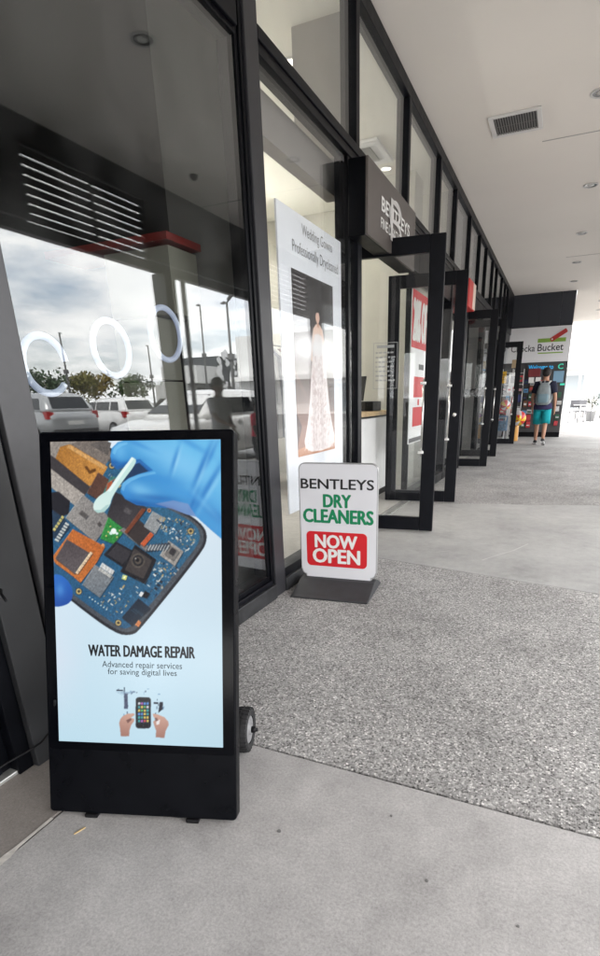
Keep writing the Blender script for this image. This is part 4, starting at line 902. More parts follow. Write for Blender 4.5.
# feet, rear stand with wheels
for s_ in (.135, .455):
    b = MB(); b.box(s_-KW/2-.02, s_-KW/2+.02, -.008, .04, .0, .0135); b.build('foot', PLAST, t, bevel=.003)
yb = .36
b = MB()
for s_ in (-.2,.2): b.tube([(s_, kp(0,1.0,-.08)[1]+.01, kp(0,1.0,-.08)[2]), (s_, yb, .09)], .014, 8)
b.tube([(-.2,.345,.4),(.2,.345,.4)], .01, 8)
b.build('rear_stand', PLAST, t, smooth=True)
b = MB(); b.tube([(-.285,yb,.078),(.285,yb,.078)], .007, 10); b.build('axle', PLAST, t, smooth=True)
for s_ in (-1,1):
    wx = s_*.236
    prof = [(.05,-.022),(.066,-.026),(.075,-.02),(.078,-.008),(.078,.008),(.075,.02),(.066,.026),(.05,.022)]
    b = MB(); b.lathe(prof, (wx,yb,.078), 'X', 36, cap=False)
    for k in range(26):
        for q in (-1,1):
            a = 2*math.pi*(k+.25*q)/26; c0, s0 = math.cos(a), math.sin(a); da = .055
            p = lambda r, aa, h: (wx+h, yb+r*math.cos(aa), .078+r*math.sin(aa))
            b.hexa([p(.07,a-da,q*.003),p(.07,a+da,q*.003),p(.07,a+da,q*.024),p(.07,a-da,q*.024),p(.0815,a-da,q*.004),p(.0815,a+da,q*.004),p(.079,a+da,q*.023),p(.079,a-da,q*.023)])
    wv = b.build('wheel', mat('tyre_rubber', (.012,.012,.013), .7), t)
    b = MB(); b.lathe([(.0505,-.018),(.0505,.018),(.046,.021),(.036,.016),(.02,.018),(.018,.026),(.001,.027)] if s_ > 0 else [(.001,-.027),(.018,-.026),(.02,-.018),(.036,-.016),(.046,-.021),(.0505,-.018),(.0505,.018)], (wx,yb,.078), 'X', 28); b.build('hub', mat('hub_grey', (.2,.2,.205), .5), wv, smooth=True)
    b = MB(); b.lathe([(.012,0),(.012,s_*.012),(.008,s_*.016),(.001,s_*.017)], (wx+s_*.027,yb,.078), 'X', 12); b.build('axle_cap', PLAST, wv, smooth=True)
# power cords
b = MB(); pts = [(-1.325,.845,.70),(-1.36,.86,.71),(-1.42,.90,.70),(-1.50,.93,.69),(-1.54,.90,.66),(-1.56,.8,.65),(-1.57,.6,.69)]
b.tube(pts, .004, 8); tag(b.build('power_cord', PLAST, smooth=True), 'thin black cord running level from the display stand to the shop entrance', 'cord')
P = [(-1.30,.90,.36),(-1.36,.93,.27),(-1.43,.95,.18),(-1.49,.95,.12),(-1.525,.93,.095),(-1.55,.86,.085),(-1.56,.75,.08)]
b = MB(); b.tube(P, .004, 8); tag(b.build('power_cord', PLAST, smooth=True), 'slack black cord drooping behind the display stand along the dark panel', 'cord')

# ================================================================== variety store across the end of the walkway
YW = 17.0
vs_ = thing('variety_store', 'variety store front across the walkway end, white sign band under dark cladding', 'shop', (-.8, 17.0, 0))
DCL = mat('dark_cladding', (.028,.031,.042), .5, noise=(1.5,.12)); SIGNW = mat('store_sign_white', (.8,.8,.82), .45, noise=(2,.03))
for x0, x1 in ((-1.62,-.86),(-.856,-.30),(-.296,.035)):
    b = MB(); b.box(x0,x1,YW,YW+.12,2.956,3.799); b.build('cladding_panel', DCL, vs_, world=True)
b = MB(); b.box(-1.62,.05,YW-.05,YW+.1,2.05,2.955); b.build('sign_board', SIGNW, vs_, world=True, bevel=.006)
b = MB(); b.box(-1.62,-1.05,YW+.02,YW+.1,.14,2.049); b.build('front_panel', mat('store_charcoal',(.045,.046,.048),.55,noise=(3,.1)), vs_, world=True)
b = MB(); b.box(-1.046,.045,YW+.01,YW+.1,.14,2.049); b.build('front_panel', MATS['store_charcoal'], vs_, world=True)
b = MB(); b.box(-1.62,.05,YW-.02,YW+.1,0,.139); b.build('plinth', BLACK2, vs_, world=True)
b = MB(); b.box(-1.8,.05,YW+.121,24,0,4.05); b.build('side_wall', mat('render_white',(.7,.69,.67),.8,noise=(1,.04)), vs_, world=True)
b = MB(); b.box(-1.72,-1.621,YW-.02,YW+.12,0,3.799); b.build('corner_post', BLACK, vs_, world=True)
def xz(par, s, x0, x1, z0, z1, y, m, **k):
    l = par.location; return lettering(s, (x0-l.x, y-l.y, z0-l.z), (x1-x0,0,0), (0,0,z1-z0), m, par, **k)
INK = mat('store_ink', (.02,.022,.03), .5); GRN = mat('store_green', (.24,.42,.06), .5); CRD = mat('store_red', (.48,.03,.03), .5)
xz(vs_, 'Chocka', -1.5, -.86, 2.335, 2.51, YW-.053, INK, bold=.008); xz(vs_, 'Bucket', -.79, -.12, 2.335, 2.52, YW-.053, INK, bold=.01)
b = MB(); b.box(-.805,-.08,YW-.055,YW-.051,2.555,2.655); b.build('green_bar', GRN, vs_, world=True)
b = MB(); b.box(-.77,-.12,YW-.055,YW-.051,2.265,2.295); b.build('green_bar', GRN, vs_, world=True)
b = MB(); a = R_(32); fn = lambda s, tt, d: (-.47+s*math.cos(a)-tt*math.sin(a), d, 2.60+s*math.sin(a)+tt*math.cos(a)); b.prism(rrect(0,.46,-.055,.055,.03), fn, YW-.063, YW-.056); b.build('red_peg', CRD, vs_, world=True)
b = MB(); b.prism(ellipse(-.435,2.625,.022,.022), lambda s, tt, d: (s,d,tt), YW-.067, YW-.0635); b.build('peg_hole', INKW, vs_, world=True)
CY = mat('sign_cyan', (.02,.35,.7), .5, emit=(.05,.45,.9), estr=.55/2**EXPO); GC = mat('sign_mint', (.05,.5,.35), .5, emit=(.05,.6,.4), estr=.5/2**EXPO)
xz(vs_, 'Welcome to', -.98, -.32, 1.86, 1.98, YW-.002, CY, bold=.012); xz(vs_, 'C', -.20, -.06, 1.85, 1.99, YW-.002, GC, bold=.02)
b = MB(); b.box(-.29,-.02,YW-.002,YW+.008,1.5,1.8); b.build('blue_notice', mat('notice_blue',(.2,.36,.5),.5), vs_, world=True)
b = MB(); b.box(-.09,.03,YW-.004,YW+.008,1.42,1.47); b.build('mint_notice', GC, vs_, world=True)
# goods hung on the store front
pcs = [('white',(.6,.6,.6)),('cream',(.5,.46,.38)),('red',(.45,.04,.05)),('pale grey',(.42,.43,.45)),('navy',(.03,.04,.14)),('pink',(.55,.3,.32)),('dark green',(.03,.1,.06)),('black',(.02,.02,.022)),('brown',(.14,.06,.03)),('sky blue',(.12,.3,.5))]
rg2 = random.Random(5)
def packet(x, y, z, w_, h_, where, grp):
    cn_, c = pcs[rg2.choice([0,0,0,1,2,2,3,4,5,6,7,7,8,9])]
    w_ *= rg2.uniform(.7,1.1); h_ *= rg2.uniform(.65,1.1)
    b = MB(); d = .03; b.loft([[(-w_/2,-d*.2,0),(w_/2,-d*.2,0),(w_/2,d*.2,0),(-w_/2,d*.2,0)],[(-w_/2,-d,h_*.2),(w_/2,-d,h_*.2),(w_/2,d,h_*.2),(-w_/2,d,h_*.2)],[(-w_/2,-d,h_*.75),(w_/2,-d,h_*.75),(w_/2,d,h_*.75),(-w_/2,d,h_*.75)],[(-w_/2,-d*.2,h_),(w_/2,-d*.2,h_),(w_/2,d*.2,h_),(-w_/2,d*.2,h_)]])
    t = thing('packet', 'small %s packet %s' % (cn_, where), 'packet', (x+rg2.uniform(-.02,.02),y,z+rg2.uniform(-.03,.03)), 0, grp); t.rotation_euler = (0, rg2.uniform(-.09,.09), 0)
    o = b.build('pouch', mat('packet_'+cn_.replace(' ','_'), c, .4), t)
    b = MB(); b.box(-w_*.35,w_*.35,-d-.002,-d-.0005,h_*rg2.uniform(.25,.35),h_*rg2.uniform(.45,.7)); b.build('printed_patch', mat('packet_'+rg2.choice(pcs)[0].replace(' ','_')+'_ink', rg2.choice(pcs)[1], .5), t)
ORD = ['bottom','second','third','fourth','fifth','sixth','seventh']
for i, x in enumerate((-.99,-.83,-.66)):
    for j in range(7):
        if i == 2 and j < 2: continue
        packet(x, YW-.05, .25+j*.2, .13, .17, 'on the dark store front, %s row from the ground, %s column' % (ORD[j], ['left','middle','right'][i]), 'packets on the store front')
for j in range(5): packet(-.07, YW-.05, .3+j*.2, .11, .15, 'right of the walker on the store front, %s from the ground' % ORD[j], 'packets beside the walker')
b = MB(); b.box(-.16,.16,-.08,.08,0,.22); o = b.build('maroon_box', mat('maroon',(.16,.015,.02),.6), bevel=.01); o.location = (-.80,16.86,1.66); tag(o, 'dark maroon box high on the store front beside the walker', 'box')
for k, (x, z) in enumerate(((-.86,1.5),(-.68,1.5))):
    b = MB(); b.box(-.07,.07,-.004,.004,0,.15); o = b.build('price_card', INKW); o.location = (x,16.82,z); tag(o, 'white price card under the maroon box, '+('left' if k == 0 else 'right')+' of two', 'card')
# tall display racks with packets
RK = mat('rack_white', (.55,.55,.54), .4)
for k, (x, y) in enumerate(((-1.16,16.1),(-1.42,15.75))):
    t = thing('display_rack', ['tall white wire display rack behind the farthest door edge','tall white wire display rack left of the farthest door edge'][k], 'display rack', (x,y,0), group='display racks')
    for s_ in (-1,1):
        b = MB(); b.tube([(s_*.13,0,0),(s_*.13,0,1.85)], .012, 6); b.build('upright', RK, t)
    for q in range(6):
        b = MB(); b.tube([(-.13,0,.3+q*.29),(.13,0,.3+q*.29)], .008, 6); b.build('crossbar', RK, t)
    b = MB(); b.box(-.15,.15,-.12,.12,0,.025); b.build('base', RK, t)
    for q in range(6):
        for i in range(2): packet(x-.065+i*.13, y-.06, .12+q*.285, .12, .19, 'on the %s tall rack, %s tier, %s side' % (['far','near'][k], ORD[q], ['left','right'][i]), 'packets on the '+['far','near'][k]+' rack')
# mustard drum, toy balls, sign cards, basket, leaning board
t = thing('mustard_drum', 'mustard yellow drum bin standing by the store entrance', 'drum', (-1.09, 15.42, 0))
b = MB(); b.lathe([(.105,0),(.11,.01),(.11,.2),(.107,.21),(.11,.22),(.11,.42),(.102,.43),(.098,.42),(.098,.05)], n=24); b.build('body', mat('mustard', (.55,.28,.06), .5, noise=(6,.08)), t, smooth=True)
b = MB(); b.lathe([(.113,.415),(.116,.425),(.113,.437)], n=24, cap=False); b.build('rim', mat('mustard_dark', (.4,.2,.04), .5), t, smooth=True)
def toy_ball(x, y, z, r, cols, lab):
    b = MB(); n, m = 24, 12; mats = [mat('toy_%s'%c[0], c[1], .3) for c in cols]
    for g in range(8):
        b.k = g % len(mats); vs = []; fs = []
        for i in range(m+1):
            th = math.pi*i/m
            for k in range(4):
                ph = 2*math.pi*(g+k/3)/8; vs.append((r*math.sin(th)*math.cos(ph), -r*math.cos(th), r*math.sin(th)*math.sin(ph)))
        for i in range(m):
            for k in range(3): fs.append((i*4+k, i*4+k+1, (i+1)*4+k+1, (i+1)*4+k))
        b.add(vs, fs)
    o = b.build('toy_ball', None, smooth=True, mats=mats); o.location = (x,y,z); o.rotation_euler = (.3,.2,.4); tag(o, lab, 'ball'); return o
Y_, R2, W2, P2, B2 = ('yellow',(.8,.5,.02)), ('red',(.6,.03,.03)), ('white',(.75,.72,.75)), ('pink',(.55,.15,.4)), ('bluev',(.1,.12,.45))
toy_ball(-1.0,15.25,.60,.19,[Y_,R2,W2,P2,Y_,W2], 'bright yellow, red and white toy ball above the mustard drum')
toy_ball(-1.36,15.2,.94,.13,[R2,W2,R2,Y_], 'smaller red and white toy ball left of the mustard drum')
toy_ball(-1.0,15.07,.61,.085,[Y_,Y_,R2], 'small yellow toy ball in front of the bright toy ball')
YC = mat('card_yellow', (.75,.42,.01), .5)
t = thing('yellow_card', 'yellow notice card hung beside the fourth door', 'card', (-1.5,15.15,1.48)); b = MB(); b.box(-.105,.105,-.005,.005,0,.29); b.build('card', YC, t)
for k in range(3): b = MB(); b.box(-.07,.06,-.007,-.0055,.08+k*.06,.1+k*.06); b.build('print_line', mat('card_ink',(.25,.12,.02),.6), t)
t = thing('white_card', 'white notice card hung right of the yellow card', 'card', (-1.22,15.15,1.4)); b = MB(); b.box(-.11,.11,-.005,.005,0,.34); b.build('card', INKW, t)
b = MB(); b.box(-.06,.06,-.007,-.0055,.08,.25); b.build('print_block', mat('card_grey',(.35,.35,.36),.6), t)
b = MB(); b.box(-.1,.1,-.01,.01,0,.2); o = b.build('kraft_box', mat('kraft',(.5,.36,.2),.7)); o.location = (-1.2,15.3,1.85); tag(o, 'tan packet on top of the display by the farthest door', 'packet')
b = MB(); b.hexa([(-.05,-.01,0),(.05,-.01,0),(.05,.01,0),(-.05,.01,0),(.0,-.01,.95),(.1,-.01,.95),(.1,.01,.95),(.0,.01,.95)]); o = b.build('leaning_board', WHITE); o.location = (-1.32,15.3,0); tag(o, 'narrow white board leaning beside the mustard drum', 'board')
t = thing('wire_basket', 'blue wire basket bin by the fourth door', 'basket', (-1.43, 14.95, 0))
BW = mat('basket_blue', (.12,.25,.42), .4)
b = MB()
for z in (.35,.5,.66):
    b.tube([(-.17,-.17,z),(.17,-.17,z),(.17,.17,z),(-.17,.17,z),(-.17,-.17,z)], .008, 5)
b.build('hoop', BW, t)
b = MB()
for q in range(5):
    v = -.17+q*.085
    for p in ((v,-.17),(v,.17),(-.17,v),(.17,v)): b.tube([(p[0],p[1],.3),(p[0],p[1],.66)], .005, 5)
b.build('wire_side', BW, t)
b = MB(); b.box(-.16,.16,-.16,.16,.3,.55); b.build('contents', mat('basket_goods',(.2,.3,.42),.6,noise=(20,.5)), t)
b = MB()
for p in ((-.16,-.16),(.16,-.16),(.16,.16),(-.16,.16)): b.tube([(p[0],p[1],0),(p[0],p[1],.3)], .01, 5)
b.build('leg_frame', PLAST, t)

# ================================================================== people
def skin_body(name, verts, edges, radii, m, parent, sub=2):
    me = bpy.data.meshes.new(name); bm = bmesh.new(); lay = bm.verts.layers.skin.verify()
    bv = [bm.verts.new(v) for v in verts]
    for a, c in edges: bm.edges.new((bv[a], bv[c]))
    for i, v in enumerate(bv): r = radii[i]; v[lay].radius = (r, r) if not isinstance(r, tuple) else r; v[lay].use_root = (i == 0)
    bm.to_mesh(me); bm.free(); me.materials.append(m)
    o = bpy.data.objects.new(name, me); col.objects.link(o); o.parent = parent
    md = o.modifiers.new('skin', 'SKIN'); md.use_smooth_shade = True; md.branch_smoothing = .3
    s = o.modifiers.new('sub', 'SUBSURF'); s.levels = sub; s.render_levels = sub
    return o
def ring(c, rx, ry, n=14, dz=None): return [(c[0]+rx*math.cos(2*math.pi*k/n), c[1]+ry*math.sin(2*math.pi*k/n), c[2]) for k in range(n)]
def limb_rings(p, r, n=12):
    out = []; P = [Vector(q) for q in p]
    for i, q in enumerate(P):
        d = (P[min(i+1,len(P)-1)]-P[max(i-1,0)]).normalized(); a = d.cross(Vector((0,1,0))).normalized() if abs(d.y) < .9 else d.cross(Vector((1,0,0))).normalized(); c = d.cross(a)
        out.append([tuple(q+r[i]*(math.cos(2*math.pi*k/n)*a+math.sin(2*math.pi*k/n)*c)) for k in range(n)])
    return out
def person(label, loc, rz, S, step, arms, shirt, lower, skin, hair, short=True, shoes=(.02,.02,.022)):
    """step: forward swing of left / right foot; arms: (elbow, wrist) offsets from shoulder per side.  Faces +Y."""
    t = thing('person', label, 'person', loc, rz); t.scale = (S,S,S)
    sk = mat('skin_%d'%int(skin[0]*1000), skin, .55)
    V = [(0,0,.95),(0,.0,1.12),(0,.0,1.30),(0,0,1.43),(0,.005,1.51),(0,.015,1.58),(0,.02,1.66),(0,.015,1.72)]
    Rd = [(.15,.105),(.125,.09),(.15,.10),(.09,.07),.055,.075,(.082,.092),(.06,.07)]
    E = [(i,i+1) for i in range(7)]
    V += [(0,.115,1.635)]; Rd += [.014]; E += [(6,8)]                      # nose
    for s in (-1,1): n = len(V); V += [(s*.088,.01,1.64)]; Rd += [.018]; E += [(6,n)]   # ears
    hands = []; feet = []
    for s, (el, wr) in zip((-1,1), arms):
        sh = (s*.175,0,1.41); e = (sh[0]+el[0],sh[1]+el[1],sh[2]+el[2]); q = (sh[0]+wr[0],sh[1]+wr[1],sh[2]+wr[2])
        d = (Vector(q)-Vector(e)).normalized(); pm = Vector(q)+d*.07; n = len(V)
        V += [sh,e,q,tuple(pm)]; Rd += [.058,.042,.028,(.022,.038)]; E += [(3,n),(n,n+1),(n+1,n+2),(n+2,n+3)]
        for f_, L in ((-.03,.06),(-.01,.075),(.011,.072),(.03,.055)):
            k = len(V); p1 = pm+Vector((0,f_,0))+d*L*.6; p2 = p1+d*L*.5+Vector((-s*.012,0,0)); V += [tuple(p1),tuple(p2)]; Rd += [.0095,.008]; E += [(n+3,k),(k,k+1)]
        k = len(V); p1 = Vector(q)+d*.03+Vector((0,.045,0)); p2 = p1+d*.035; V += [tuple(p1),tuple(p2)]; Rd += [.011,.009]; E += [(n+2,k),(k,k+1)]
        hands.append((sh,e,q))
    for s, fw in zip((-1,1), step):
        hip = (s*.095,0,.90); kn = (s*.10,fw*.55+.03,.50+abs(fw)*.02); lift = max(0,-fw)*.28; an = (s*.10,fw-.02,.085+lift); toe = (s*.115,fw+.15,.035+lift*.3); n = len(V)
        V += [hip,kn,(s*.10,(kn[1]+an[1])/2-.02,(kn[2]+an[2])/2+.06),an,toe]; Rd += [.088,.056,.054,.037,.032]; E += [(0,n),(n,n+1),(n+1,n+2),(n+2,n+3),(n+3,n+4)]
        feet.append((hip,kn,an,toe))
    skin_body('body', V, E, Rd, sk, t)
    b = MB(); b.ball((0,.0,1.685), .098, .108, .095, 18, 10); b.ball((0,-.035,1.65), .092, .085, .085, 16, 9); b.build('hair', mat('hair_%d'%int(hair[0]*1000), hair, .7, bump=(60,.5,.01)), t, smooth=True)
    for s in (-1,1): b = MB(); b.ball((s*.033,.098,1.655), .011, .008, .009, 8, 5); b.build('eye', mat('eye_dark',(.02,.015,.01),.2), t, smooth=True)
    b = MB(); b.box(-.022,.022,.094,.104,1.588,1.596); b.build('mouth', mat('lip',(.25,.08,.07),.5), t)
    # shirt: torso loft plus sleeves
    b = MB(); b.loft([ring((0,0,z),rx,ry) for z,rx,ry in ((.84,.185,.135),(.92,.182,.132),(1.05,.168,.122),(1.18,.172,.122),(1.30,.19,.128),(1.39,.185,.115),(1.445,.13,.095),(1.475,.075,.075))])
    for (sh,e,q), s in zip(hands,(-1,1)):
        m_ = Vector(sh).lerp(Vector(e),.72); b.loft(limb_rings([(sh[0]*.6,sh[1],sh[2]-.005),sh,tuple(Vector(sh).lerp(Vector(e),.4)),tuple(m_)],[.075,.083,.074,.07]))
    b.build('shirt', mat('shirt_%s'%label[:12], shirt, .9, noise=(14,.12), bump=(9,.5,.03)), t, smooth=True)
    b = MB(); b.loft([ring((0,0,z),rx,ry) for z,rx,ry in ((.80,.188,.135),(.86,.19,.138),(.96,.178,.13),(1.0,.172,.125))])
    for hip,kn,an,toe in feet:
        if short: b.loft(limb_rings([hip,tuple(Vector(hip).lerp(Vector(kn),.5)),tuple(Vector(hip).lerp(Vector(kn),.98))],[.112,.108,.106]))
        else: b.loft(limb_rings([hip,kn,tuple(Vector(kn).lerp(Vector(an),.5)),an],[.105,.078,.07,.062]))
    b.build('shorts' if short else 'trousers', mat('lower_%s'%label[:12], lower, .85, noise=(10,.12), bump=(8,.5,.03)), t, smooth=True)
    for hip,kn,an,toe in feet:
        A, T = Vector(an), Vector(toe); d = T-A; rows = []
        for f_, wd, hh, up_ in ((-.32,.03,.03,.05),(-.22,.042,.06,.04),(.1,.046,.075,.0),(.5,.048,.055,-.005),(.9,.047,.04,.0),(1.25,.032,.025,.0)):
            c = A+d*f_; z0 = c.z-.055 if f_ < .3 else c.z-.04; rows.append([(c.x+wd*math.cos(2*math.pi*k/10), c.y, z0+hh*.5+hh*.75*math.sin(2*math.pi*k/10)) for k in range(10)])
        b = MB(); b.loft(rows); shoe = b.build('shoe', mat('shoe_dark', shoes, .6), t, smooth=True)
        c0, c1 = A+d*-.3, A+d*1.2
        b = MB(); b.hexa([(A.x-.046,c0.y,c0.z-.075),(A.x+.046,c0.y,c0.z-.075),(T.x+.04,c1.y,c1.z-.04),(T.x-.04,c1.y,c1.z-.04),(A.x-.046,c0.y,c0.z-.052),(A.x+.046,c0.y,c0.z-.052),(T.x+.04,c1.y,c1.z-.022),(T.x-.04,c1.y,c1.z-.022)]); b.build('sole', mat('sole_white',(.7,.7,.7),.6), shoe)
    return t
walker = person('person seen from behind in navy t-shirt and turquoise shorts walking to the store', (-.40,14.25,0), R_(-3), 1.01, (.16,-.2),
    [((-.08,-.02,-.29),(-.07,.10,-.55)),((.08,-.04,-.29),(.09,.04,-.56))], (.012,.014,.035), (.0,.30,.34), (.42,.22,.14), (.012,.009,.008))
# jumper tied at the waist belongs to the clothing
b = MB(); b.loft([ring((0,-.01,z),rx,ry) for z,rx,ry in ((.83,.205,.155),(.88,.215,.165),(.95,.2,.15),(.985,.185,.135))]); b.build('waist_layer', mat('navy_purple',(.025,.02,.07),.9), walker, smooth=True)
t = thing('backpack', 'grey backpack with light straps worn by the walking person', 'backpack', (-.40,14.25,0), R_(-3))
BP = mat('backpack_grey', (.22,.25,.26), .75, noise=(12,.15)); BP2 = mat('backpack_light', (.42,.43,.42), .7)
def sq(cx, cy, z, rx, ry, n=16, e=.6): return [(cx+rx*math.copysign(abs(math.cos(a))**e,math.cos(a)), cy+ry*math.copysign(abs(math.sin(a))**e,math.sin(a)), z) for a in [2*math.pi*k/n for k in range(n)]]
b = MB(); b.loft([sq(0,-.21,z,rx,ry) for z,rx,ry in ((.95,.12,.07),(.98,.155,.10),(1.1,.165,.115),(1.25,.155,.105),(1.38,.125,.085),(1.45,.08,.05))]); b.build('bag', BP, t, smooth=True)
b = MB(); b.loft([sq(0,-.30,z,rx,ry) for z,rx,ry in ((1.0,.09,.03),(1.03,.12,.045),(1.15,.125,.05),(1.2,.11,.03))]); b.build('front_pocket', mat('backpack_blue',(.16,.24,.28),.75), t, smooth=True)
b = MB(); b.tube([(0,-.2,1.44),(0,-.23,1.49),(0,-.2,1.5)], .01, 6); b.build('grab_loop', BP2, t)
for s in (-1,1):
    b = MB(); b.tube([(s*.08,-.16,1.42),(s*.105,-.09,1.475),(s*.12,.0,1.48),(s*.13,.11,1.40),(s*.14,.135,1.25),(s*.16,.06,1.08),(s*.15,-.12,1.0)], .022, 8); b.build('strap', BP2, t, smooth=True)
person('person in a grey t-shirt and dark trousers, reflected in the repair shop window', (1.2,6.32,0), R_(95), .845, (.02,-.02),
    [((-.05,.1,-.26),(-.02,.3,-.34)),((.07,.0,-.28),(.05,.12,-.5))], (.22,.23,.24), (.02,.02,.025), (.09,.05,.035), (.008,.007,.006), short=False)
person('child in a red top beside the window post, reflected in the repair shop window', (1.2,7.3,0), R_(80), .685, (.03,-.03),
    [((-.06,.02,-.28),(-.05,.12,-.5)),((.06,.05,-.27),(-.02,.28,-.3))], (.5,.03,.06), (.02,.02,.025), (.09,.05,.035), (.008,.007,.006), short=False)

# ================================================================== car park (seen in the window reflections)
CG = mat('car_window', (.01,.012,.014), .06, spec=.8); TY = mat('car_tyre', (.015,.015,.016), .8); RIM = mat('car_rim', (.55,.56,.57), .3, metal=.9)
def car(label, loc, rz, paint, S=1.0):
    t = thing('parked_car', label, 'car', loc, rz, 'cars in the car park'); t.scale = (S,S,S)
    def sec(y, hw, zb, zt): r = .09; return [(-hw+r,y,zb),(hw-r,y,zb),(hw,y,zb+r),(hw+.01,y,(zb+zt)/2),(hw-.01,y,zt-r),(hw-r,y,zt),(-hw+r,y,zt),(-hw+.01,y,zt-r),(-hw-.01,y,(zb+zt)/2),(-hw,y,zb+r)]
    b = MB(); b.loft([sec(*q) for q in ((-2.18,.68,.46,.86),(-2.1,.82,.32,1.0),(-1.7,.89,.26,1.05),(-.6,.91,.24,1.03),(.6,.91,.24,1.0),(1.3,.89,.25,.97),(1.9,.84,.28,.86),(2.15,.72,.36,.72),(2.2,.62,.42,.64))]); b.build('body', paint, t, smooth=True, bevel=0)
    # cabin
    def rc(z, y0, y1, hw, k=.12): return [(-hw+k,y0,z),(hw-k,y0,z),(hw,y0+k,z),(hw,y1-k*1.5,z),(hw-k*1.5,y1,z),(-hw+k*1.5,y1,z),(-hw,y1-k*1.5,z),(-hw,y0+k,z)]
    cab = [rc(.96,-2.08,1.1,.84),rc(1.12,-2.03,.86,.81),rc(1.42,-1.82,.38,.69),rc(1.54,-1.62,.05,.60),rc(1.57,-1.3,-.3,.45)]
    b = MB(); b.loft(cab); b.build('cabin', paint, t, smooth=True)
    for s in (-1,1):
        for y0, y1, ya, yb_ in ((-1.02,-.1,-1.0,-.1),(-.02,.72,-.02,.42),(-1.72,-1.12,-1.55,-1.1)):
            x0, x1 = s*.833, s*.722; b = MB(); b.hexa([(x0,y0,1.08),(x0,y1,1.08),(x0-s*.02,y1,1.08),(x0-s*.02,y0,1.08),(x1,ya,1.40),(x1,yb_,1.40),(x1-s*.02,yb_,1.40),(x1-s*.02,ya,1.40)]); b.build('side_window', CG, t)
        b = MB(); b.box(s*.93-.07,s*.93+.07,.55,.68,1.02,1.15); b.build('mirror', paint, t, bevel=.03)
        b = MB(); b.hexa([(s*.86,-2.11,.80),(s*.6,-2.165,.80),(s*.6,-2.1,.80),(s*.87,-1.98,.80),(s*.85,-2.1,1.02),(s*.66,-2.13,1.0),(s*.66,-2.05,1.0),(s*.86,-1.9,1.02)]); b.build('tail_light', mat('tail_red',(.35,.01,.012),.25), t)
        b = MB(); b.hexa([(s*.84,1.92,.66),(s*.55,2.17,.62),(s*.55,2.1,.62),(s*.86,1.8,.66),(s*.84,1.85,.8),(s*.58,2.06,.76),(s*.58,1.98,.76),(s*.85,1.7,.8)]); b.build('headlight', mat('lamp_clear',(.6,.62,.65),.1), t)
        b = MB(); b.box(s*.905-.02,s*.905+.02,-.3,-.16,.9,.925); b.build('door_handle', paint, t); b = MB(); b.box(s*.905-.02,s*.905+.02,.55-.2,.55-.06,.9,.925); b.build('door_handle', paint, t)
        for y in (-1.32,1.32):
            b = MB(); b.lathe([(.2,-.1),(.30,-.11),(.325,-.08),(.325,.08),(.30,.11),(.2,.1)], (s*.82,y,.325), 'X', 24); wv = b.build('wheel', TY, t, smooth=True)
            b = MB(); b.lathe([(.205,s*.085),(.21,s*.112),(.19,s*.112),(.185,s*.095)], (s*.82,y,.325), 'X', 24, cap=False)
            for k in range(10):
                a = 2*math.pi*k/10; d = .022; ca_, sa_ = math.cos(a), math.sin(a)
                p = lambda r, o_, h: (s*.82+s*h, y+r*ca_-o_*sa_, .325+r*sa_+o_*ca_)
                b.hexa([p(.03,-d,.1),p(.19,-d*.7,.1),p(.19,d*.7,.1),p(.03,d,.1),p(.03,-d,.118),p(.19,-d*.7,.11),p(.19,d*.7,.11),p(.03,d,.118)])
            b.lathe([(.04,s*.1),(.035,s*.122),(.001,s*.124)], (s*.82,y,.325), 'X', 12); b.build('rim', RIM, wv)
    b = MB(); b.hexa([(-.62,-2.045,1.1),(.62,-2.045,1.1),(.62,-2.02,1.1),(-.62,-2.02,1.1),(-.55,-1.83,1.44),(.55,-1.83,1.44),(.55,-1.8,1.44),(-.55,-1.8,1.44)]); b.build('rear_window', CG, t)
    b = MB(); b.hexa([(-.66,.93,1.10),(.66,.93,1.10),(.66,.87,1.08),(-.66,.87,1.08),(-.52,.25,1.47),(.52,.25,1.47),(.52,.2,1.46),(-.52,.2,1.46)]); b.build('windscreen', CG, t)
    b = MB(); b.box(-.26,.26,-2.2,-2.17,.62,.74); b.build('number_plate', mat('plate_white',(.6,.6,.58),.5), t)
    b = MB(); b.box(-.75,.75,-2.19,-2.0,.34,.5); b.build('bumper', mat('bumper_dark',(.03,.03,.032),.6), t, bevel=.03)
    return t
PW = mat('paint_white', (.78,.78,.78), .25, coat=.6); PS = mat('paint_silver', (.4,.41,.42), .3, metal=.5, coat=.6); PD = mat('paint_dark', (.03,.035,.045), .25, coat=.6); PRD = mat('paint_red', (.4,.03,.03), .25, coat=.6)
G0 = -.13
car('white hatchback parked alongside the walkway kerb, nearest in the reflections', (4.35,10.1,G0), R_(180), PW, 1.0)
car('silver people carrier with its back to the shops, leftmost in the window reflection', (14.2,13.8,G0), R_(-80), PS, 1.08)
car('white saloon second from left in the window reflection, red tail lights showing', (14.3,17.5,G0), R_(-78), PW, .98)
car('white estate car third from left in the window reflection, seen half side on', (13.2,21.6,G0), R_(-120), PW, 1.0)
car('dark car parked behind the row, between the silver and white cars', (21.5,25.5,G0), R_(-85), PD, 1.0)
car('red car parked far back in the row', (24,21,G0), R_(-85), PRD, 1.0)
car('white van-like car parked beyond the light pole', (17,32,G0), R_(-60), PW, 1.1)
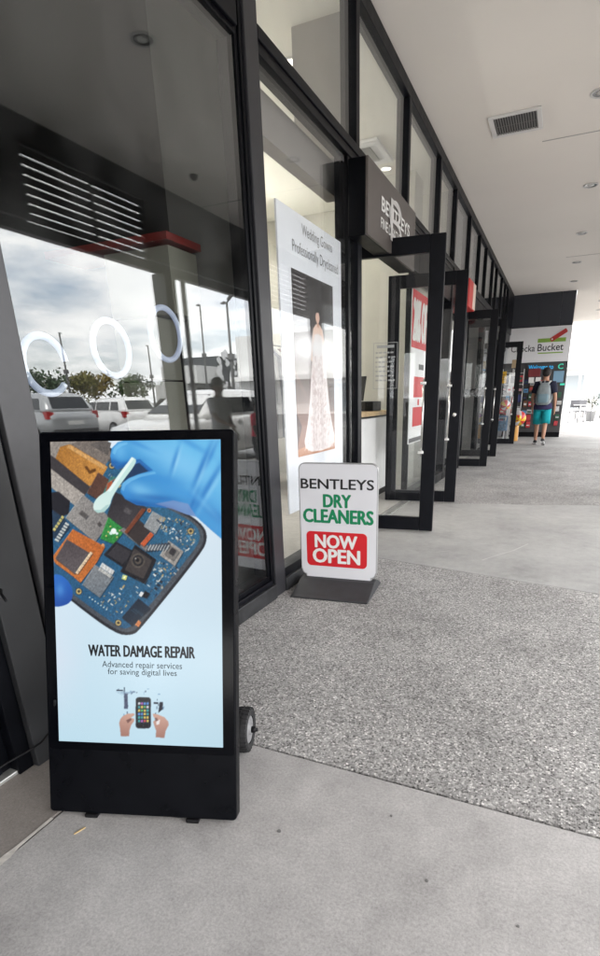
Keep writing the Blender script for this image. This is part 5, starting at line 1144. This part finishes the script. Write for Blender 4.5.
# light poles
def pole(label, x, y, h, two=True):
    t = thing('light_pole', label, 'light pole', (x,y,G0), 0, 'car park light poles'); PG = mat('pole_grey',(.12,.12,.12),.5)
    b = MB(); b.tube([(0,0,0),(0,0,h)], [.1,.06], 10); b.build('mast', PG, t, smooth=True)
    b = MB(); b.lathe([(.22,0),(.22,.06),(.14,.1)], n=12); b.build('base', PG, t)
    for s in ((-1,1) if two else (1,)):
        b = MB(); b.tube([(0,0,h-.05),(s*.35,s*.35,h+.06)], .04, 8); b.build('arm', PG, t)
        b = MB(); b.hexa([(s*.3,s*.3-.14,h+.03),(s*.3+s*.7,s*.3+s*.7-.14,h+.12),(s*.3+s*.7,s*.3+s*.7+.14,h+.12),(s*.3,s*.3+.14,h+.03),(s*.3,s*.3-.14,h+.11),(s*1.0,s*1.0-.14,h+.18),(s*1.0,s*1.0+.14,h+.18),(s*.3,s*.3+.14,h+.11)]); b.build('lamp_head', PG, t)
    b = MB(); b.box(-.14,.14,-.14,.14,h*.55,h*.55+.3); b.build('camera_box', PG, t)
pole('tall double-headed car park light pole, nearest the walkway', 14, 26.5, 6.3)
pole('tall car park light pole standing behind the nearest pole', 24, 38, 8.5, False)
pole('distant car park light pole left of the trees', 34, 33, 6.6, False); pole('distant car park light pole above the silver car', 34, 43, 6.4, False)
# trees
LEAF = {}
def leafmat(c):
    if c not in LEAF: LEAF[c] = mat('leaf_%d'%len(LEAF), c, .7, noise=(1.2,.35))
    return LEAF[c]
BARK = mat('bark', (.09,.07,.05), .9, noise=(8,.3))
def tree(label, x, y, h, r, c, seed, grp, nleaf=900, name='tree', z=G0):
    rg = random.Random(seed); t = thing(name, label, name.replace('_',' '), (x,y,z), 0, grp)
    b = MB(); b.tube([(0,0,0),(.05*r,0,h*.3),(0,.05*r,h*.75)], [.05*h*.5,.03*h*.5,.01*h], 8); tips = []
    for k in range(7):
        a = rg.uniform(0,6.28); z0 = h*rg.uniform(.3,.6); e = (r*.6*math.cos(a), r*.6*math.sin(a), z0+h*.22); b.tube([(0,0,z0),(e[0]*.5,e[1]*.5,z0+h*.08),e], [.02*h*.5,.012*h*.5,.004*h], 6); tips.append(e)
    b.build('trunk', BARK, t, smooth=True)
    cl = [(rg.gauss(0,.42)*r, rg.gauss(0,.42)*r, h*(.62+rg.gauss(0,.15)), r*rg.uniform(.25,.45)) for _ in range(12)]+[(e[0],e[1],e[2],r*.3) for e in tips]
    b = MB()
    for k in range(nleaf):
        q = cl[rg.randrange(len(cl))]; d = Vector((rg.gauss(0,1),rg.gauss(0,1),rg.gauss(0,1))).normalized()*q[3]*rg.uniform(.55,1.05); p = Vector(q[:3])+d
        u = Vector((rg.gauss(0,1),rg.gauss(0,1),rg.gauss(0,1))).normalized(); v = u.cross(d if d.length else Vector((0,0,1))).normalized(); s_ = r*rg.uniform(.05,.1)
        b.quad(p-u*s_, p+v*s_*.6, p+u*s_, p-v*s_*.6)
    b.build('crown', leafmat(c), t)
cols = [(.05,.085,.025),(.04,.075,.03),(.22,.16,.03),(.03,.05,.025),(.14,.13,.03)]
lab = ['dark green broad tree','olive tree','golden autumn tree','deep green dense tree','yellow-green tree']
posn = ['at the left end of the car park tree line','second along the car park tree line','third along the car park tree line','fourth along the car park tree line','in the middle of the car park tree line','past the middle of the tree line','third from the right of the tree line','second from the right of the tree line','at the right end of the car park tree line','behind the opposite building']
for k in range(10):
    y = 38+k*5.2; i = (k*3+2) % 5
    tree(lab[i]+' '+posn[k], 62+random.uniform(-2,2), y, 5.6+random.uniform(-.6,1.0), 3.0+random.uniform(-.3,.6), cols[i], 20+k, 'car park trees')
# opposite building with dark sign band
ob = thing('opposite_building', 'low white building across the car park with a dark sign band', 'building', (31, 57.5, G0))
b = MB(); b.box(0,4,-13,26,0,2.95); b.build('wall', mat('render_grey',(.45,.45,.44),.8,noise=(.4,.06)), ob)
b = MB(); b.box(-1.4,3,-9.5,26,2.95,5.6); b.build('sign_band', mat('band_dark',(.05,.055,.062),.6), ob)
b = MB(); b.box(-1.3,3,-13,-9.51,3.0,4.6); b.build('parapet', mat('parapet_white',(.62,.62,.61),.7), ob)
for k in range(7): b = MB(); b.box(-.06,-.001,-11.5+k*5,-8+k*5,.3,2.6); b.build('window', CG, ob)
OBW = mat('band_letter', (.75,.75,.75), .6)
def bandtext(s, y0, y1, z0, z1): lettering(s, (-1.41,y1,z0), (0,y0-y1,0), (0,0,z1-z0), OBW, ob, bold=.01)
bandtext('shop Q', 1.5, 9.5, 3.9, 5.1); bandtext('arks', -3.6, .8, 3.9, 5.0); bandtext('petstore', -3.6, .8, 3.2, 3.6)
rg = random.Random(9)
b = MB()
for k in range(46):
    y, z = rg.uniform(-9.5,-4.2), rg.uniform(2.6,5.9); r = rg.uniform(.16,.42); ph = rg.uniform(0,6); n = 9
    b.prism([(y+r*(1+.35*math.sin(2*a+ph))*math.cos(a), z+r*(1+.3*math.cos(3*a+ph))*math.sin(a)) for a in [2*math.pi*q/n for q in range(n)]], lambda s, tt, d: (d,s,tt), -1.47-k*.002, -1.45-k*.002)
b.build('patch_emblem', OBW, ob)

# ================================================================== beyond the walkway, in the glare
wall = thing('far_building', 'pale building in the glare beyond the end of the walkway', 'building', (6, 46, G0))
FB = mat('far_white', (.75,.75,.74), .8, noise=(.5,.04))
b = MB(); b.box(-8,20,0,6,0,7); b.build('wall', FB, wall)
for k in range(6): b = MB(); b.box(-6.5+k*3,-4.6+k*3,-.03,-.001,.2,2.6); b.build('window', mat('far_glass',(.3,.33,.35),.2), wall)
b = MB(); b.box(-8,20,-1.5,-.031,3.0,3.4); b.build('awning', FB, wall)
for k, (x, y) in enumerate(((.55,25.5),(.75,26.2),(.98,25.8))):
    t = thing('cafe_chair', 'slim dark cafe chair in the glare past the store corner, '+['leftmost','middle','rightmost']  [k]+' of three', 'chair', (x,y,0), .3*k, 'cafe chairs past the store corner')
    DC = mat('chair_dark',(.12,.12,.13),.5)
    b = MB(); b.box(-.18,.18,-.18,.18,.44,.47); b.build('seat', DC, t, bevel=.01)
    b = MB(); b.box(-.17,.17,.16,.185,.62,.92); b.build('backrest', DC, t, bevel=.01)
    for sx in (-1,1):
        for sy in (-1,1): b = MB(); b.tube([(sx*.19,sy*.2,0),(sx*.16,sy*.165,.44 if sy < 0 else .9)], .012, 6); b.build('leg', DC, t)
t = thing('cafe_table', 'small round cafe table beside the slim chairs', 'table', (.78,25.6,0)); b = MB(); b.lathe([(.28,.71),(.28,.735)], n=20); b.build('tabletop', WHITE, t); b = MB(); b.tube([(0,0,0),(0,0,.71)], .03, 8); b.build('stem', SATIN, t); b = MB(); b.lathe([(.2,0),(.2,.02),(.03,.04)], n=16); b.build('base', SATIN, t)
tree('round clipped dark shrub in a pot in front of the far building', 1.28, 27.0, 1.25, .34, (.03,.045,.03), 77, None, 700, 'potted_shrub', 0)
b = MB(); b.lathe([(.16,0),(.22,.4),(.24,.42),(.2,.42)], n=18); o = b.build('plant_pot', mat('pot_grey',(.3,.3,.3),.7), smooth=True); o.location = (1.28,27.0,0); tag(o, 'grey plant pot holding the round clipped shrub', 'pot')

for k, (x, y) in enumerate(((.70,29),(1.08,31))):
    b = MB(); b.tube([(x,y,0),(x,y,3.2)], .05, 8); tag(b.build('slim_post', mat('post_pale',(.4,.4,.4),.5), smooth=True), 'slim pale post in the glare beyond the store corner, '+['left','right'][k]+' of two', 'post', 'slim posts in the glare')
# small spots on the near slab
for k, (x, y, r) in enumerate(((-.62,1.02,.006),(-.40,.70,.004),(-.18,1.02,.0045),(.05,.98,.004),(-.33,1.2,.004))):
    rq = random.Random(k); b = MB(); b.prism([(x+r*rq.uniform(.6,1.2)*math.cos(a), y+r*rq.uniform(.6,1.2)*math.sin(a)) for a in [2*math.pi*q/9 for q in range(9)]], lambda a, c, d: (a,c,d), .0002, .0022); tag(b.build('gum_spot', mat('gum_grey',(.16,.155,.15),.8)), 'dark gum spot on the near concrete, '+['beside the display stand','nearest the bottom edge','in the middle','farthest right','closest to the pebbled paving'][k], 'gum spot', 'gum spots on the near slab')

# pale scratches on the trowelled slab
SCR = mat('scratch_pale', (.6,.59,.57), .8)
for k, P in enumerate(([(-.42,3.95),(-.33,4.12),(-.22,4.3),(-.12,4.55)], [(-.9,4.02),(-.8,4.05),(-.7,4.13)])):
    b = MB()
    for (xa,ya),(xb,yb) in zip(P, P[1:]): b.quad((xa-.003,ya,.0012),(xa+.003,ya,.0012),(xb+.002,yb,.0012),(xb-.002,yb,.0012))
    o = b.build('scratch', SCR); struct(o)
